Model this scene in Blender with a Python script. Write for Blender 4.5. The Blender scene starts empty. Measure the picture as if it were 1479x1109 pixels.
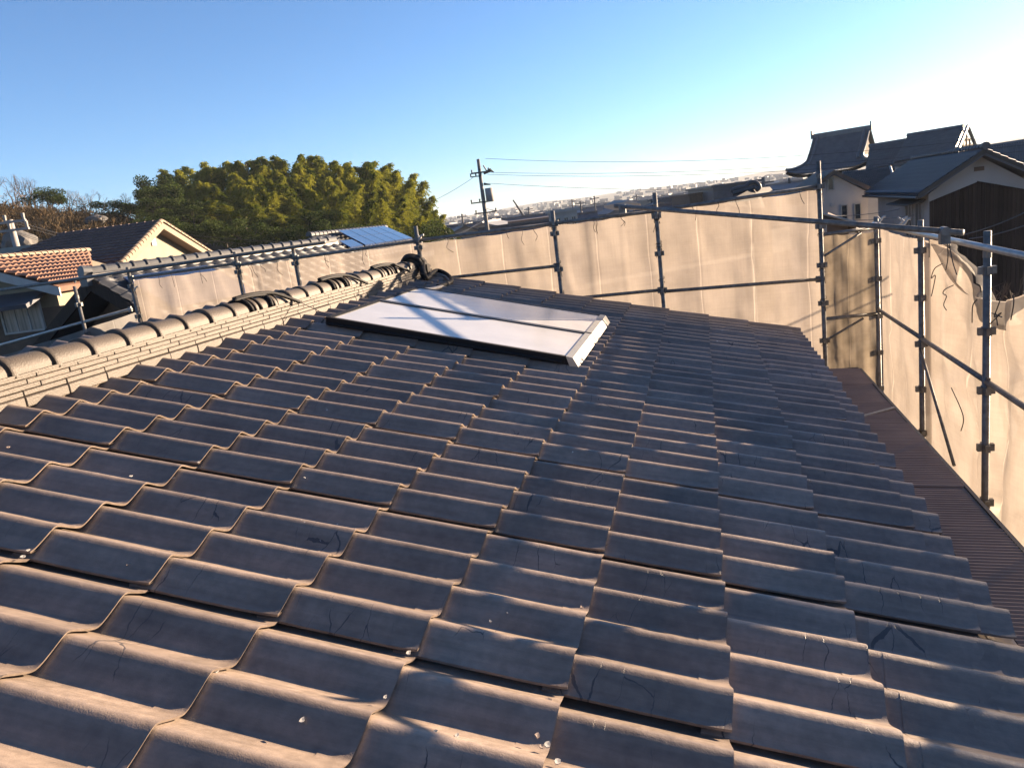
import bpy, bmesh, math, random
import numpy as np
from mathutils import Vector, Matrix, noise, Quaternion
random.seed(7); rng = np.random.default_rng(7)
PI = math.pi; R = math.radians
scene = bpy.context.scene
C = scene.collection

# ------------------------------------------------------------------ camera
# World: X = down the tiled slope (to the right), Y = along the ridge (away), Z = up; camera at the origin.
HC = 1.418                     # camera height above the roof plane, m
SL = R(14.0)                   # roof pitch
GZ = -7.4                      # ground level
M = np.array([[0.9638820986, -0.0670664610, -0.2577467552],
              [0.2353186886, -0.2387602782, 0.9421351518],
              [-0.1247253574, -0.9687598357, -0.2143547664]])   # columns: image right, image down, forward
F, CX, CY = 1095.0, 739.5, 554.5
def ray(px, py): return M @ np.array([(px-CX)/F, (py-CY)/F, 1.0])
def at(px, py, d): return Vector(ray(px, py)*d)
def atx(px, py, x): r = ray(px, py); return Vector(r*(x/r[0]))
def aty(px, py, y): r = ray(px, py); return Vector(r*(y/r[1]))
def atz(px, py, z): r = ray(px, py); return Vector(r*(z/r[2]))
cam = bpy.data.cameras.new('camera'); cam_o = bpy.data.objects.new('camera', cam); C.objects.link(cam_o)
cam.sensor_width = 36; cam.lens = F/1479*36; cam.clip_start = 0.05; cam.clip_end = 9000
cam_o.matrix_world = Matrix([[M[i][0], -M[i][1], -M[i][2], 0] for i in range(3)] + [[0, 0, 0, 1]])
scene.camera = cam_o

# ------------------------------------------------------------------ light
SUN_AZ, SUN_EL = R(47.5), R(9.2)       # azimuth from +Y towards +X
SKY = 0.05
w = bpy.data.worlds.new('World'); scene.world = w; w.use_nodes = True
nt = w.node_tree; bg = nt.nodes['Background']
sky = nt.nodes.new('ShaderNodeTexSky'); sky.sky_type = 'NISHITA'; sky.sun_disc = False
sky.sun_elevation = SUN_EL; sky.sun_rotation = SUN_AZ; sky.air_density = 0.75; sky.dust_density = 0.45; sky.ozone_density = 4.0
nt.links.new(sky.outputs[0], bg.inputs[0]); bg.inputs[1].default_value = SKY
sun = bpy.data.lights.new('sun', 'SUN'); sun_o = bpy.data.objects.new('sun', sun); C.objects.link(sun_o)
sun.energy = 5.0; sun.angle = R(0.5); sun.color = (1.0, 0.75, 0.51)
sdir = Vector((math.sin(SUN_AZ)*math.cos(SUN_EL), math.cos(SUN_AZ)*math.cos(SUN_EL), math.sin(SUN_EL)))
sun_o.rotation_euler = sdir.to_track_quat('Z', 'Y').to_euler()
vs = scene.view_settings; vs.view_transform = 'Standard'; vs.look = 'None'; vs.gamma = 1; vs.exposure = 2.5
vs.use_curve_mapping = False

# ------------------------------------------------------------------ helpers
class MB:
    def __init__(s): s.v = []; s.f = []; s.m = []
    def add(s, vs, fs, mi=0):
        o = len(s.v); s.v += [tuple(v) for v in vs]; s.f += [tuple(i+o for i in f) for f in fs]; s.m += [mi]*len(fs); return s
    def box(s, c, size, rot=None, mi=0):
        c = Vector(c); a, b, d = [x/2 for x in size]
        vs = [Vector((x, y, z)) for z in (-d, d) for y in (-b, b) for x in (-a, a)]
        if rot is not None: vs = [rot @ v for v in vs]
        return s.add([c+v for v in vs], [(0,2,3,1),(4,5,7,6),(0,1,5,4),(2,6,7,3),(0,4,6,2),(1,3,7,5)], mi)
    def tube(s, pts, r, n=8, cap=True, mi=0):
        pts = [Vector(p) for p in pts]; rs = r if isinstance(r, (list, tuple)) else [r]*len(pts)
        o = len(s.v); ref = None
        for i, p in enumerate(pts):
            t = (pts[min(i+1, len(pts)-1)]-pts[max(i-1, 0)]).normalized()
            if ref is None:
                ref = t.cross(Vector((0, 0, 1)) if abs(t.z) < .9 else Vector((1, 0, 0))).normalized()
            else:
                ref = (ref - t*ref.dot(t)).normalized()
            u = t.cross(ref)
            for k in range(n):
                a = 2*PI*k/n; q = p + (ref*math.cos(a)+u*math.sin(a))*rs[i]; s.v.append(tuple(q))
        nf = 0
        for i in range(len(pts)-1):
            for k in range(n):
                k2 = (k+1) % n
                s.f.append((o+i*n+k, o+i*n+k2, o+(i+1)*n+k2, o+(i+1)*n+k)); nf += 1
        if cap:
            s.f.append(tuple(o+k for k in range(n))[::-1]); s.f.append(tuple(o+(len(pts)-1)*n+k for k in range(n))); nf += 2
        s.m += [mi]*nf; return s
    def grid(s, P, mi=0):       # P[i][j] points
        o = len(s.v); ni, nj = len(P), len(P[0])
        for row in P: s.v += [tuple(p) for p in row]
        for i in range(ni-1):
            for j in range(nj-1):
                s.f.append((o+i*nj+j, o+(i+1)*nj+j, o+(i+1)*nj+j+1, o+i*nj+j+1)); s.m.append(mi)
        return s
    def prism(s, poly, ext, mi=0):  # polygon extruded by vector
        n = len(poly); ext = Vector(ext); a = [Vector(p) for p in poly]
        vs = a+[p+ext for p in a]
        fs = [tuple(range(n))[::-1], tuple(range(n, 2*n))]+[(i, (i+1) % n, n+(i+1) % n, n+i) for i in range(n)]
        return s.add(vs, fs, mi)
    def mesh(s, name, mats, smooth=False):
        me = bpy.data.meshes.new(name); me.from_pydata(s.v, [], s.f)
        mats = mats if isinstance(mats, (list, tuple)) else [mats]
        for m in mats: me.materials.append(m)
        if len(mats) > 1: me.polygons.foreach_set('material_index', s.m)
        if smooth: me.polygons.foreach_set('use_smooth', [True]*len(me.polygons))
        me.validate(); me.update()
        bm = bmesh.new(); bm.from_mesh(me); bmesh.ops.recalc_face_normals(bm, faces=bm.faces); bm.to_mesh(me); bm.free()
        return me
    def build(s, name, mats, parent=None, smooth=False):
        return link(name, s.mesh(name, mats, smooth), parent)
def link(name, me, parent=None, mat=None):
    o = bpy.data.objects.new(name, me); C.objects.link(o)
    if mat is not None: o.matrix_basis = mat
    if parent is not None: setp(o, parent)
    return o
WM = {}
def wmat(o):
    return (wmat(o.parent) @ o.matrix_parent_inverse if o.parent else Matrix()) @ o.matrix_basis
def setp(o, p):                 # keep world placement
    o.parent = p; o.matrix_parent_inverse = wmat(p).inverted()
def tag(o, label=None, cat=None, group=None, kind=None):
    for k, v in (('label', label), ('category', cat), ('group', group), ('kind', kind)):
        if v: o[k] = v
    return o
def thing(name, loc, label, cat, group=None, rotz=0):
    o = bpy.data.objects.new(name, None); C.objects.link(o); o.empty_display_size = .2
    o.matrix_basis = Matrix.Translation(loc) @ Matrix.Rotation(rotz, 4, 'Z')
    return tag(o, label, cat, group)
def copy_tree(o, mat, label=None, par=None):
    c = o.copy(); C.objects.link(c)
    if par is None:
        c.matrix_basis = mat
        if label: c['label'] = label
    else: c.parent = par
    for ch in o.children: copy_tree(ch, None, None, c)
    return c
def smooth_noise(x, y, z, s=1.0): return noise.noise(Vector((x*s, y*s, z*s)))
def cat_curve(a, b, sag, n=10):
    a, b = Vector(a), Vector(b)
    return [a.lerp(b, i/n) - Vector((0, 0, sag*4*(i/n)*(1-i/n))) for i in range(n+1)]
def spline(pts, n=8):
    pts = [Vector(p) for p in pts]; out = []
    for i in range(len(pts)-1):
        p0, p1, p2, p3 = pts[max(i-1, 0)], pts[i], pts[i+1], pts[min(i+2, len(pts)-1)]
        for k in range(n):
            t = k/n
            out.append(.5*((2*p1)+(p2-p0)*t+(2*p0-5*p1+4*p2-p3)*t*t+(3*p1-p0-3*p2+p3)*t**3))
    return out+[pts[-1]]

# ------------------------------------------------------------------ materials
def nodes(name):
    m = bpy.data.materials.new(name); m.use_nodes = True; n = m.node_tree
    return m, n, n.nodes['Principled BSDF'], lambda a, b: n.links.new(a, b)
def mk(name, col, col2=None, rough=.6, scale=6, bump=0, bscale=60, metal=0, spec=.5, rnd=.0, detail=5, stretch=None):
    m, n, p, L = nodes(name)
    tc = n.nodes.new('ShaderNodeTexCoord'); mp = n.nodes.new('ShaderNodeMapping'); L(tc.outputs['Object'], mp.inputs[0])
    if stretch: mp.inputs['Scale'].default_value = stretch
    no = n.nodes.new('ShaderNodeTexNoise'); no.inputs['Scale'].default_value = scale; no.inputs['Detail'].default_value = detail
    L(mp.outputs[0], no.inputs['Vector'])
    cr = n.nodes.new('ShaderNodeValToRGB'); cr.color_ramp.elements[0].position = .3; cr.color_ramp.elements[1].position = .7
    c2 = col2 or tuple(c*.75 for c in col)
    cr.color_ramp.elements[0].color = (*c2, 1); cr.color_ramp.elements[1].color = (*col, 1)
    L(no.outputs['Fac'], cr.inputs[0]); out = cr.outputs[0]
    if rnd:
        oi = n.nodes.new('ShaderNodeObjectInfo'); hs = n.nodes.new('ShaderNodeHueSaturation')
        mr = n.nodes.new('ShaderNodeMapRange'); mr.inputs['To Min'].default_value = 1-rnd; mr.inputs['To Max'].default_value = 1+rnd
        L(oi.outputs['Random'], mr.inputs[0]); L(mr.outputs[0], hs.inputs['Value']); L(out, hs.inputs['Color']); out = hs.outputs[0]
    L(out, p.inputs['Base Color'])
    p.inputs['Roughness'].default_value = rough; p.inputs['Metallic'].default_value = metal; p.inputs['Specular IOR Level'].default_value = spec
    if bump:
        n2 = n.nodes.new('ShaderNodeTexNoise'); n2.inputs['Scale'].default_value = bscale; n2.inputs['Detail'].default_value = 4
        L(mp.outputs[0], n2.inputs['Vector'])
        b = n.nodes.new('ShaderNodeBump'); b.inputs['Strength'].default_value = bump; b.inputs['Distance'].default_value = .02
        L(n2.outputs['Fac'], b.inputs['Height']); L(b.outputs[0], p.inputs['Normal'])
    return m
def tile_mat():
    m, n, p, L = nodes('roof_tile_paint')
    def N(t, **k):
        x = n.nodes.new(t)
        for a, b in k.items(): x.inputs[a.replace('_', ' ')].default_value = b
        return x
    def math_(op, a, b=None, c=None):
        x = n.nodes.new('ShaderNodeMath'); x.operation = op
        for i, q in enumerate((a, b, c)):
            if q is None: continue
            if isinstance(q, (int, float)): x.inputs[i].default_value = q
            else: L(q, x.inputs[i])
        return x.outputs[0]
    tc = N('ShaderNodeTexCoord'); oi = N('ShaderNodeObjectInfo')
    off = n.nodes.new('ShaderNodeVectorMath'); off.operation = 'MULTIPLY_ADD'
    cx = N('ShaderNodeCombineXYZ'); L(oi.outputs['Random'], cx.inputs[0]); L(oi.outputs['Random'], cx.inputs[1])
    L(cx.outputs[0], off.inputs[0]); off.inputs[1].default_value = (37, 91, 0); L(tc.outputs['Object'], off.inputs[2])
    co = off.outputs[0]
    big = N('ShaderNodeTexNoise', Scale=3.5, Detail=4.0); L(co, big.inputs['Vector'])
    fine = N('ShaderNodeTexNoise', Scale=260.0, Detail=3.0); L(co, fine.inputs['Vector'])
    mid = N('ShaderNodeTexNoise', Scale=28.0, Detail=6.0, Roughness=.65); L(co, mid.inputs['Vector'])
    # base paint
    ramp = n.nodes.new('ShaderNodeValToRGB'); e = ramp.color_ramp.elements
    e[0].position = .3; e[0].color = (.150, .118, .095, 1); e[1].position = .72; e[1].color = (.23, .18, .146, 1)
    L(big.outputs['Fac'], ramp.inputs[0])
    hs = N('ShaderNodeHueSaturation'); mr = N('ShaderNodeMapRange', To_Min=.82, To_Max=1.16)
    L(oi.outputs['Random'], mr.inputs[0]); L(mr.outputs[0], hs.inputs['Value']); L(ramp.outputs[0], hs.inputs['Color'])
    # fine speckle
    sp = N('ShaderNodeMapRange', From_Min=.35, From_Max=.65, To_Min=.88, To_Max=1.1); L(mid.outputs['Fac'], sp.inputs[0])
    mulc = n.nodes.new('ShaderNodeMix'); mulc.data_type = 'RGBA'; mulc.blend_type = 'MULTIPLY'; mulc.inputs[0].default_value = 1
    L(hs.outputs[0], mulc.inputs[6]); L(sp.outputs[0], mulc.inputs[7])
    smp = N('ShaderNodeMapping'); smp.inputs['Scale'].default_value = (2.0, 34.0, 1.0); L(co, smp.inputs[0])
    stn = N('ShaderNodeTexNoise', Scale=1.0, Detail=5.0, Roughness=.6); L(smp.outputs[0], stn.inputs['Vector'])
    stm = N('ShaderNodeMapRange', From_Min=.35, From_Max=.7, To_Min=.80, To_Max=1.12); L(stn.outputs['Fac'], stm.inputs[0])
    mul2 = n.nodes.new('ShaderNodeMix'); mul2.data_type = 'RGBA'; mul2.blend_type = 'MULTIPLY'; mul2.inputs[0].default_value = 1
    L(mulc.outputs[2], mul2.inputs[6]); L(stm.outputs[0], mul2.inputs[7]); base = mul2.outputs[2]
    # cracks: distorted voronoi edges, only where a broad mask allows
    wob = N('ShaderNodeTexNoise', Scale=9.0, Detail=4.0); L(co, wob.inputs['Vector'])
    vm = n.nodes.new('ShaderNodeVectorMath'); vm.operation = 'MULTIPLY_ADD'; L(wob.outputs['Color'], vm.inputs[0])
    vm.inputs[1].default_value = (.07, .10, .0); L(co, vm.inputs[2])
    sc = N('ShaderNodeMapping'); sc.inputs['Scale'].default_value = (9.5, 2.2, 0.0); L(vm.outputs[0], sc.inputs[0])
    vo = n.nodes.new('ShaderNodeTexVoronoi'); vo.feature = 'DISTANCE_TO_EDGE'; vo.inputs['Scale'].default_value = 1.0; L(sc.outputs[0], vo.inputs['Vector'])
    cm = N('ShaderNodeTexNoise', Scale=2.6, Detail=3.0)
    off2 = n.nodes.new('ShaderNodeVectorMath'); off2.operation = 'ADD'; off2.inputs[1].default_value = (11.3, 4.1, 7); L(co, off2.inputs[0]); L(off2.outputs[0], cm.inputs['Vector'])
    width = N('ShaderNodeMapRange', From_Min=.57, From_Max=.70, To_Min=0.0, To_Max=.017); L(cm.outputs['Fac'], width.inputs[0])
    crack = math_('LESS_THAN', vo.outputs['Distance'], width.outputs[0])
    # small flaked spots showing pale board
    fl = N('ShaderNodeTexNoise', Scale=13.0, Detail=5.0, Roughness=.6); L(off2.outputs[0], fl.inputs['Vector'])
    flm = math_('MULTIPLY', math_('GREATER_THAN', fl.outputs['Fac'], .735), math_('GREATER_THAN', cm.outputs['Fac'], .5))
    m1 = n.nodes.new('ShaderNodeMix'); m1.data_type = 'RGBA'; L(crack, m1.inputs[0]); L(base, m1.inputs[6]); m1.inputs[7].default_value = (.06, .052, .05, 1)
    m2 = n.nodes.new('ShaderNodeMix'); m2.data_type = 'RGBA'; L(flm, m2.inputs[0]); L(m1.outputs[2], m2.inputs[6]); m2.inputs[7].default_value = (.45, .42, .38, 1)
    L(m2.outputs[2], p.inputs['Base Color'])
    rr = N('ShaderNodeMapRange', From_Min=.3, From_Max=.7, To_Min=.34, To_Max=.5); L(mid.outputs['Fac'], rr.inputs[0]); L(rr.outputs[0], p.inputs['Roughness'])
    p.inputs['Specular IOR Level'].default_value = .5
    hgt = math_('ADD', math_('MULTIPLY', fine.outputs['Fac'], .25), math_('MULTIPLY', mid.outputs['Fac'], .5))
    hgt = math_('SUBTRACT', hgt, math_('MULTIPLY', crack, 1.6))
    b = N('ShaderNodeBump', Strength=.45, Distance=.006); L(hgt, b.inputs['Height']); L(b.outputs[0], p.inputs['Normal'])
    return m
def net_mat(name, col, trans=.21, dirt=.35):
    m, n, p, L = nodes(name); n.nodes.remove(p); out = n.nodes['Material Output']
    tc = n.nodes.new('ShaderNodeTexCoord')
    no = n.nodes.new('ShaderNodeTexNoise'); no.inputs['Scale'].default_value = 2.2; no.inputs['Detail'].default_value = 7; no.inputs['Roughness'].default_value = .62
    L(tc.outputs['Object'], no.inputs['Vector'])
    # weave streaks: stretched noise, horizontal and vertical
    def st(sc):
        mp = n.nodes.new('ShaderNodeMapping'); mp.inputs['Scale'].default_value = sc; L(tc.outputs['Object'], mp.inputs[0])
        x = n.nodes.new('ShaderNodeTexNoise'); x.inputs['Scale'].default_value = 1; x.inputs['Detail'].default_value = 3; L(mp.outputs[0], x.inputs['Vector']); return x.outputs['Fac']
    a, b = st((60, 60, 2)), st((2, 2, 70))
    ad = n.nodes.new('ShaderNodeMath'); ad.operation = 'ADD'; L(a, ad.inputs[0]); L(b, ad.inputs[1])
    cr = n.nodes.new('ShaderNodeValToRGB'); e = cr.color_ramp.elements
    e[0].position = .28; e[0].color = (*[c*(1-dirt) for c in col], 1); e[1].position = .6; e[1].color = (*col, 1); L(no.outputs['Fac'], cr.inputs[0])
    mr = n.nodes.new('ShaderNodeMapRange'); mr.inputs['From Min'].default_value = .7; mr.inputs['From Max'].default_value = 1.3
    mr.inputs['To Min'].default_value = .93; mr.inputs['To Max'].default_value = 1.04; L(ad.outputs[0], mr.inputs[0])
    mx = n.nodes.new('ShaderNodeMix'); mx.data_type = 'RGBA'; mx.blend_type = 'MULTIPLY'; mx.inputs[0].default_value = 1
    L(cr.outputs[0], mx.inputs[6]); L(mr.outputs[0], mx.inputs[7])
    # woven seams: pale tape lines running down the cloth
    sx = n.nodes.new('ShaderNodeSeparateXYZ'); L(tc.outputs['Object'], sx.inputs[0])
    wn = n.nodes.new('ShaderNodeTexNoise'); wn.inputs['Scale'].default_value = .8; wn.inputs['Detail'].default_value = 1; L(tc.outputs['Object'], wn.inputs['Vector'])
    def mth(op, a, b_=None, c_=None):
        x = n.nodes.new('ShaderNodeMath'); x.operation = op
        for i, q in enumerate((a, b_, c_)):
            if q is None: continue
            if isinstance(q, (int, float)): x.inputs[i].default_value = q
            else: L(q, x.inputs[i])
        return x.outputs[0]
    u = mth('FRACT', mth('MULTIPLY', mth('ADD', mth('ADD', sx.outputs[0], sx.outputs[1]), mth('MULTIPLY', wn.outputs['Fac'], .05)), 1.62))
    seam = mth('MULTIPLY', mth('SUBTRACT', 1.0, mth('MINIMUM', mth('DIVIDE', mth('ABSOLUTE', mth('SUBTRACT', u, .5)), .016), 1.0)), .55)
    side = mth('MULTIPLY', mth('SUBTRACT', 1.0, mth('MINIMUM', mth('DIVIDE', mth('ABSOLUTE', mth('SUBTRACT', u, .53)), .018), 1.0)), -.14)
    gain = mth('ADD', mth('ADD', seam, side), 1.0)
    m3 = n.nodes.new('ShaderNodeMix'); m3.data_type = 'RGBA'; m3.blend_type = 'MULTIPLY'; m3.inputs[0].default_value = 1; L(mx.outputs[2], m3.inputs[6]); L(gain, m3.inputs[7]); mx = m3
    d = n.nodes.new('ShaderNodeBsdfDiffuse'); t = n.nodes.new('ShaderNodeBsdfTranslucent'); L(mx.outputs[2], d.inputs[0]); L(mx.outputs[2], t.inputs[0])
    s1 = n.nodes.new('ShaderNodeMixShader'); s1.inputs[0].default_value = .62; L(d.outputs[0], s1.inputs[1]); L(t.outputs[0], s1.inputs[2])
    tr = n.nodes.new('ShaderNodeBsdfTransparent'); s2 = n.nodes.new('ShaderNodeMixShader'); s2.inputs[0].default_value = trans
    L(s1.outputs[0], s2.inputs[1]); L(tr.outputs[0], s2.inputs[2]); L(s2.outputs[0], out.inputs[0])
    return m
def leaf_mat(name, c1, c2, tr=.35):
    m, n, p, L = nodes(name); n.nodes.remove(p); out = n.nodes['Material Output']
    tc = n.nodes.new('ShaderNodeTexCoord'); no = n.nodes.new('ShaderNodeTexNoise'); no.inputs['Scale'].default_value = .9; no.inputs['Detail'].default_value = 4
    L(tc.outputs['Object'], no.inputs['Vector'])
    oi = n.nodes.new('ShaderNodeObjectInfo'); ad = n.nodes.new('ShaderNodeMath'); ad.operation = 'MULTIPLY_ADD'; ad.inputs[1].default_value = .45
    L(oi.outputs['Random'], ad.inputs[0]); L(no.outputs['Fac'], ad.inputs[2])
    cr = n.nodes.new('ShaderNodeValToRGB'); e = cr.color_ramp.elements; e[0].position = .4; e[0].color = (*c1, 1); e[1].position = .95; e[1].color = (*c2, 1)
    L(ad.outputs[0], cr.inputs[0])
    d = n.nodes.new('ShaderNodeBsdfDiffuse'); t = n.nodes.new('ShaderNodeBsdfTranslucent'); L(cr.outputs[0], d.inputs[0]); L(cr.outputs[0], t.inputs[0])
    s1 = n.nodes.new('ShaderNodeMixShader'); s1.inputs[0].default_value = tr; L(d.outputs[0], s1.inputs[1]); L(t.outputs[0], s1.inputs[2]); L(s1.outputs[0], out.inputs[0])
    return m

MT = tile_mat()
M_ridge = mk('ridge_tile_paint', (.07, .056, .043), (.05, .041, .032), rough=.6, scale=14, bump=.25, bscale=120, rnd=.1)
M_deck = mk('roof_underlay', (.03, .028, .027), rough=.9)
M_mortar = mk('ridge_mortar', (.16, .13, .1), (.06, .05, .04), rough=.95, scale=30, bump=.6, bscale=60)
M_black = mk('black_rubber', (.008, .008, .009), rough=.7, spec=.25, bump=.1)
M_steel = mk('galvanised_steel', (.17, .17, .165), (.08, .075, .07), rough=.55, metal=.35, scale=18, bump=.15, bscale=90, rnd=.12)
M_steel_l = mk('bright_galvanised_steel', (.4, .4, .39), (.28, .28, .27), rough=.42, metal=.6, scale=14, bump=.1)
M_net = net_mat('beige_net', (.28, .243, .21), dirt=.24)
M_net_d = net_mat('dirty_net', (.26, .215, .16), trans=.12, dirt=.6)
M_net_g = net_mat('grey_net', (.27, .26, .245), trans=.12, dirt=.35)  # the low net's grey is house shade put into the cloth colour
M_cord = mk('dark_cord', (.05, .045, .04), rough=.8)
M_brown = mk('brown_corrugated', (.3, .2, .14), (.22, .145, .1), rough=.4, scale=4, spec=.5)
M_dbrown = mk('dark_trim', (.035, .028, .024), rough=.5)
M_pane = mk('white_collector_cover', (.42, .415, .41), (.37, .365, .36), rough=.2, scale=3, bump=.02, bscale=200, spec=.5)
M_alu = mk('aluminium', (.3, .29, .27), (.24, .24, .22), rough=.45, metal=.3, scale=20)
M_dkmetal = mk('dark_metal', (.05, .05, .05), rough=.45, metal=.4)
M_wall_c = mk('cream_render', (.22, .19, .135), (.19, .16, .115), rough=.9, scale=2, bump=.2)
M_wall_g = mk('grey_beige_siding', (.42, .38, .34), (.37, .33, .3), rough=.85, scale=1.5, bump=.1)
M_wall_w = mk('white_plaster', (.33, .315, .3), (.28, .265, .25), rough=.9, scale=1.5)
M_wall_b = mk('brown_siding', (.13, .085, .06), (.08, .055, .04), rough=.8, scale=4)
M_white = mk('white_paint', (.36, .345, .325), (.3, .285, .27), rough=.6)
M_board = mk('dark_stained_board', (.045, .03, .022), (.02, .014, .011), rough=.85, scale=3, stretch=(8, 8, .6), bump=.3, bscale=20, rnd=.4, spec=.2)
M_kawara = mk('dark_kawara', (.06, .063, .07), (.035, .038, .043), rough=.5, scale=4, rnd=.15)
M_kawara_b = mk('blue_black_roof', (.065, .072, .09), (.042, .047, .058), rough=.5, scale=2)
M_temple = mk('temple_tiles', (.10, .115, .125), (.065, .075, .085), rough=.5, scale=1.5)
M_redtile = mk('terracotta_tiles', (.185, .095, .062), (.11, .062, .046), rough=.7, scale=3.2, detail=3)
M_browntile = mk('brown_flat_tiles', (.13, .08, .065), (.075, .05, .045), rough=.65, scale=2.2, detail=3)
M_tan = mk('pale_verge_tile', (.2, .155, .11), (.16, .12, .085), rough=.8, scale=6)
M_glass = mk('window_glass', (.03, .04, .05), rough=.08, spec=.8)
M_solar = mk('solar_cells', (.03, .05, .11), (.025, .04, .085), rough=.12, scale=1.2, spec=.9)
M_conc = mk('concrete', (.27, .26, .25), (.2, .19, .18), rough=.9, scale=3, bump=.2)
M_ground = mk('ground', (.12, .11, .095), (.07, .065, .055), rough=.95, scale=.05)
M_hill = mk('dry_hill', (.075, .055, .035), (.035, .03, .018), rough=1, scale=.35, detail=8)
M_fhill = mk('wooded_hills', (.07, .075, .06), (.04, .05, .04), rough=1, scale=.02, detail=8)
M_twig = mk('twigs', (.12, .085, .06), (.075, .055, .04), rough=.95)
M_bark = mk('bark', (.09, .075, .06), (.05, .042, .035), rough=.95)
M_culm = mk('bamboo_culm', (.12, .13, .05), rough=.6)
M_bam = leaf_mat('bamboo_leaves', (.045, .068, .012), (.24, .235, .03), .35)
M_ever = leaf_mat('evergreen_leaves', (.025, .04, .014), (.055, .075, .022), .2)
M_dry = leaf_mat('dry_brush', (.03, .024, .014), (.085, .06, .036), .15)
M_rock = mk('pale_rock', (.11, .105, .1), (.06, .058, .054), rough=.95, scale=1.5, bump=.5, bscale=4)

# ------------------------------------------------------------------ setting
g = MB(); NG = 40
g.add([(-3700, -1300, GZ), (3700, -1300, GZ), (3700, 4200, GZ), (-3700, 4200, GZ)], [(0, 1, 2, 3)])
tag(g.build('ground', M_ground), kind='structure')
TH = R(14.02)                                  # the camera looks 14 degrees left of +Y
fwd = Vector((-math.sin(TH), math.cos(TH), 0)); rgt = Vector((math.cos(TH), math.sin(TH), 0))
def cf(lat, dep, z): return rgt*lat+fwd*dep+Vector((0, 0, z))     # camera-aligned ground frame
def loc_cf(p): return p.dot(rgt), p.dot(fwd)
# far hills
P = []
for i in range(26):
    d = 750+i*105
    row = []
    for j in range(91):
        az = R(-50+j*1.15); x, y = math.sin(az), math.cos(az)
        prof = min(1, max(0, (d-750)/1700))
        up_ = (14+26*(.5+.5*smooth_noise(az*3.1, 1.7, 3.0))+14*max(0, math.sin(az*2.2+.25)))
        z = GZ+prof**1.1*up_+prof*10*smooth_noise(az*14, d*.002, 0)
        if i == 25: z = GZ
        row.append(cf(d*x, d*y, z))
    P.append(row)
tag(MB().grid(P).build('hills', M_fhill, smooth=True), kind='structure')
# the dry hill to the left, the grove's slope
HL = {}
def hill_z(lat, dep):
    # crest heights (above eye level) along the lateral direction at about 85 m
    a = lat/dep*1095+739
    xs = [-500, -60, 0, 60, 120, 190, 300, 450, 560, 640, 700]; zs = [10, 9, 8.0, 6.6, 5.6, 4.6, 2.4, .3, -2, -5.5, GZ]
    top = float(np.interp(a, xs, zs))
    t = min(1, max(0, (dep-42)/40)); t = t*t*(3-2*t)
    back = min(1, max(0, (150-dep)/35))
    z = GZ+(top-GZ)*t*back
    return z+(1.0*smooth_noise(lat*.11, dep*.11, 2)+.5*smooth_noise(lat*.35, dep*.35, 5))*t*min(1, max(0, (top-GZ)/6))
P = [[cf(l, d, hill_z(l, d)-.05) for l in np.linspace(-95, 4, 90)] for d in np.linspace(40, 150, 70)]
tag(MB().grid(P).build('hill', M_hill, smooth=True), kind='structure')

# ------------------------------------------------------------------ the tiled house
W4, CP = .637*HC, .326*HC          # tile width (four waves), course exposure
PW = W4/4
nrm = Vector((math.sin(SL), 0, math.cos(SL))); dwn = Vector((math.cos(SL), 0, -math.sin(SL)))
def RP(a, b, c=0): return Vector((0, a, 0))+dwn*b+nrm*(c-HC)
house = thing('tiled_house', (-1.3, 4, GZ), 'house under brown wave-tiled roof with layered ridge and rooftop solar collector', 'house')
A0, A1 = 1.334*HC-4*W4, 1.334*HC+8*W4+PW
BE = .972*HC; BR = -2.33*HC
b = MB()
for a_, c_ in ((-.075, -.16),): pass
q = [RP(A0, BR, -.10), RP(A0, BE-.04, -.10), RP(A1-.02, BE-.04, -.10), RP(A1-.02, BR, -.10)]
b.prism(q, -nrm*.06)
roof = b.build('roof', M_deck, house)
rx, rz = RP(0, BR).x, RP(0, BR).z
b = MB()
lx = rx-(q[1].x-rx)
b.prism([Vector((rx, A0, rz-.10)), Vector((lx, A0, rz-.10-(rx-lx)*math.tan(SL))), Vector((lx, A1, rz-.10-(rx-lx)*math.tan(SL))), Vector((rx, A1, rz-.10))], (0, 0, -.06))
far_slope = b.build('far_roof_slope', M_deck, house)
P = []
for i in range(0, 9):
    for e in (0, 1):
        tt = (i+e)/9; x = rx-.02-(rx-lx)*tt; z0 = rz-.06-(rx-lx)*tt*math.tan(SL)+(.02 if e else 0)
        P.append([(x, A0+k*PW/6, z0+.022*math.cos(2*PI*k/6+PI)) for k in range(int((A1-A0)/PW*6)+1)])
tag(MB().grid(P).build('far_slope_tiles', MT, far_slope, smooth=True), kind='stuff')
b = MB()
wz = RP(0, BE).z-.35
wxr, wxl = RP(0, BE).x-.55, lx+.55
b.box(((wxl+wxr)/2, (A0+A1)/2, (GZ+wz)/2), (wxr-wxl, A1-A0-.9, wz-GZ))
b.prism([(wxl, A0+.45, wz), (wxr, A0+.45, wz), (rx, A0+.45, rz-.3)], (0, A1-A0-.9, 0))
b.build('wall', M_wall_c, house)
b = MB(); b.box((0, 0, 0), (.03, .025, .16))
# verge boards at the far gable and fascia along the eave
b = MB(); b.prism([RP(A1+.0, BR, -.02), RP(A1, BE-.02, -.02), RP(A1, BE-.02, -.22), RP(A1, BR, -.22)], (0, .025, 0)); b.build('verge_board', M_dbrown, house)
b = MB(); b.prism([RP(A0, BE-.035, -.05), RP(A0, BE-.01, -.05), RP(A0, BE-.01, -.24), RP(A0, BE-.035, -.24)], (0, A1-A0-.03, 0)); b.build('fascia', M_dbrown, house)
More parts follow.
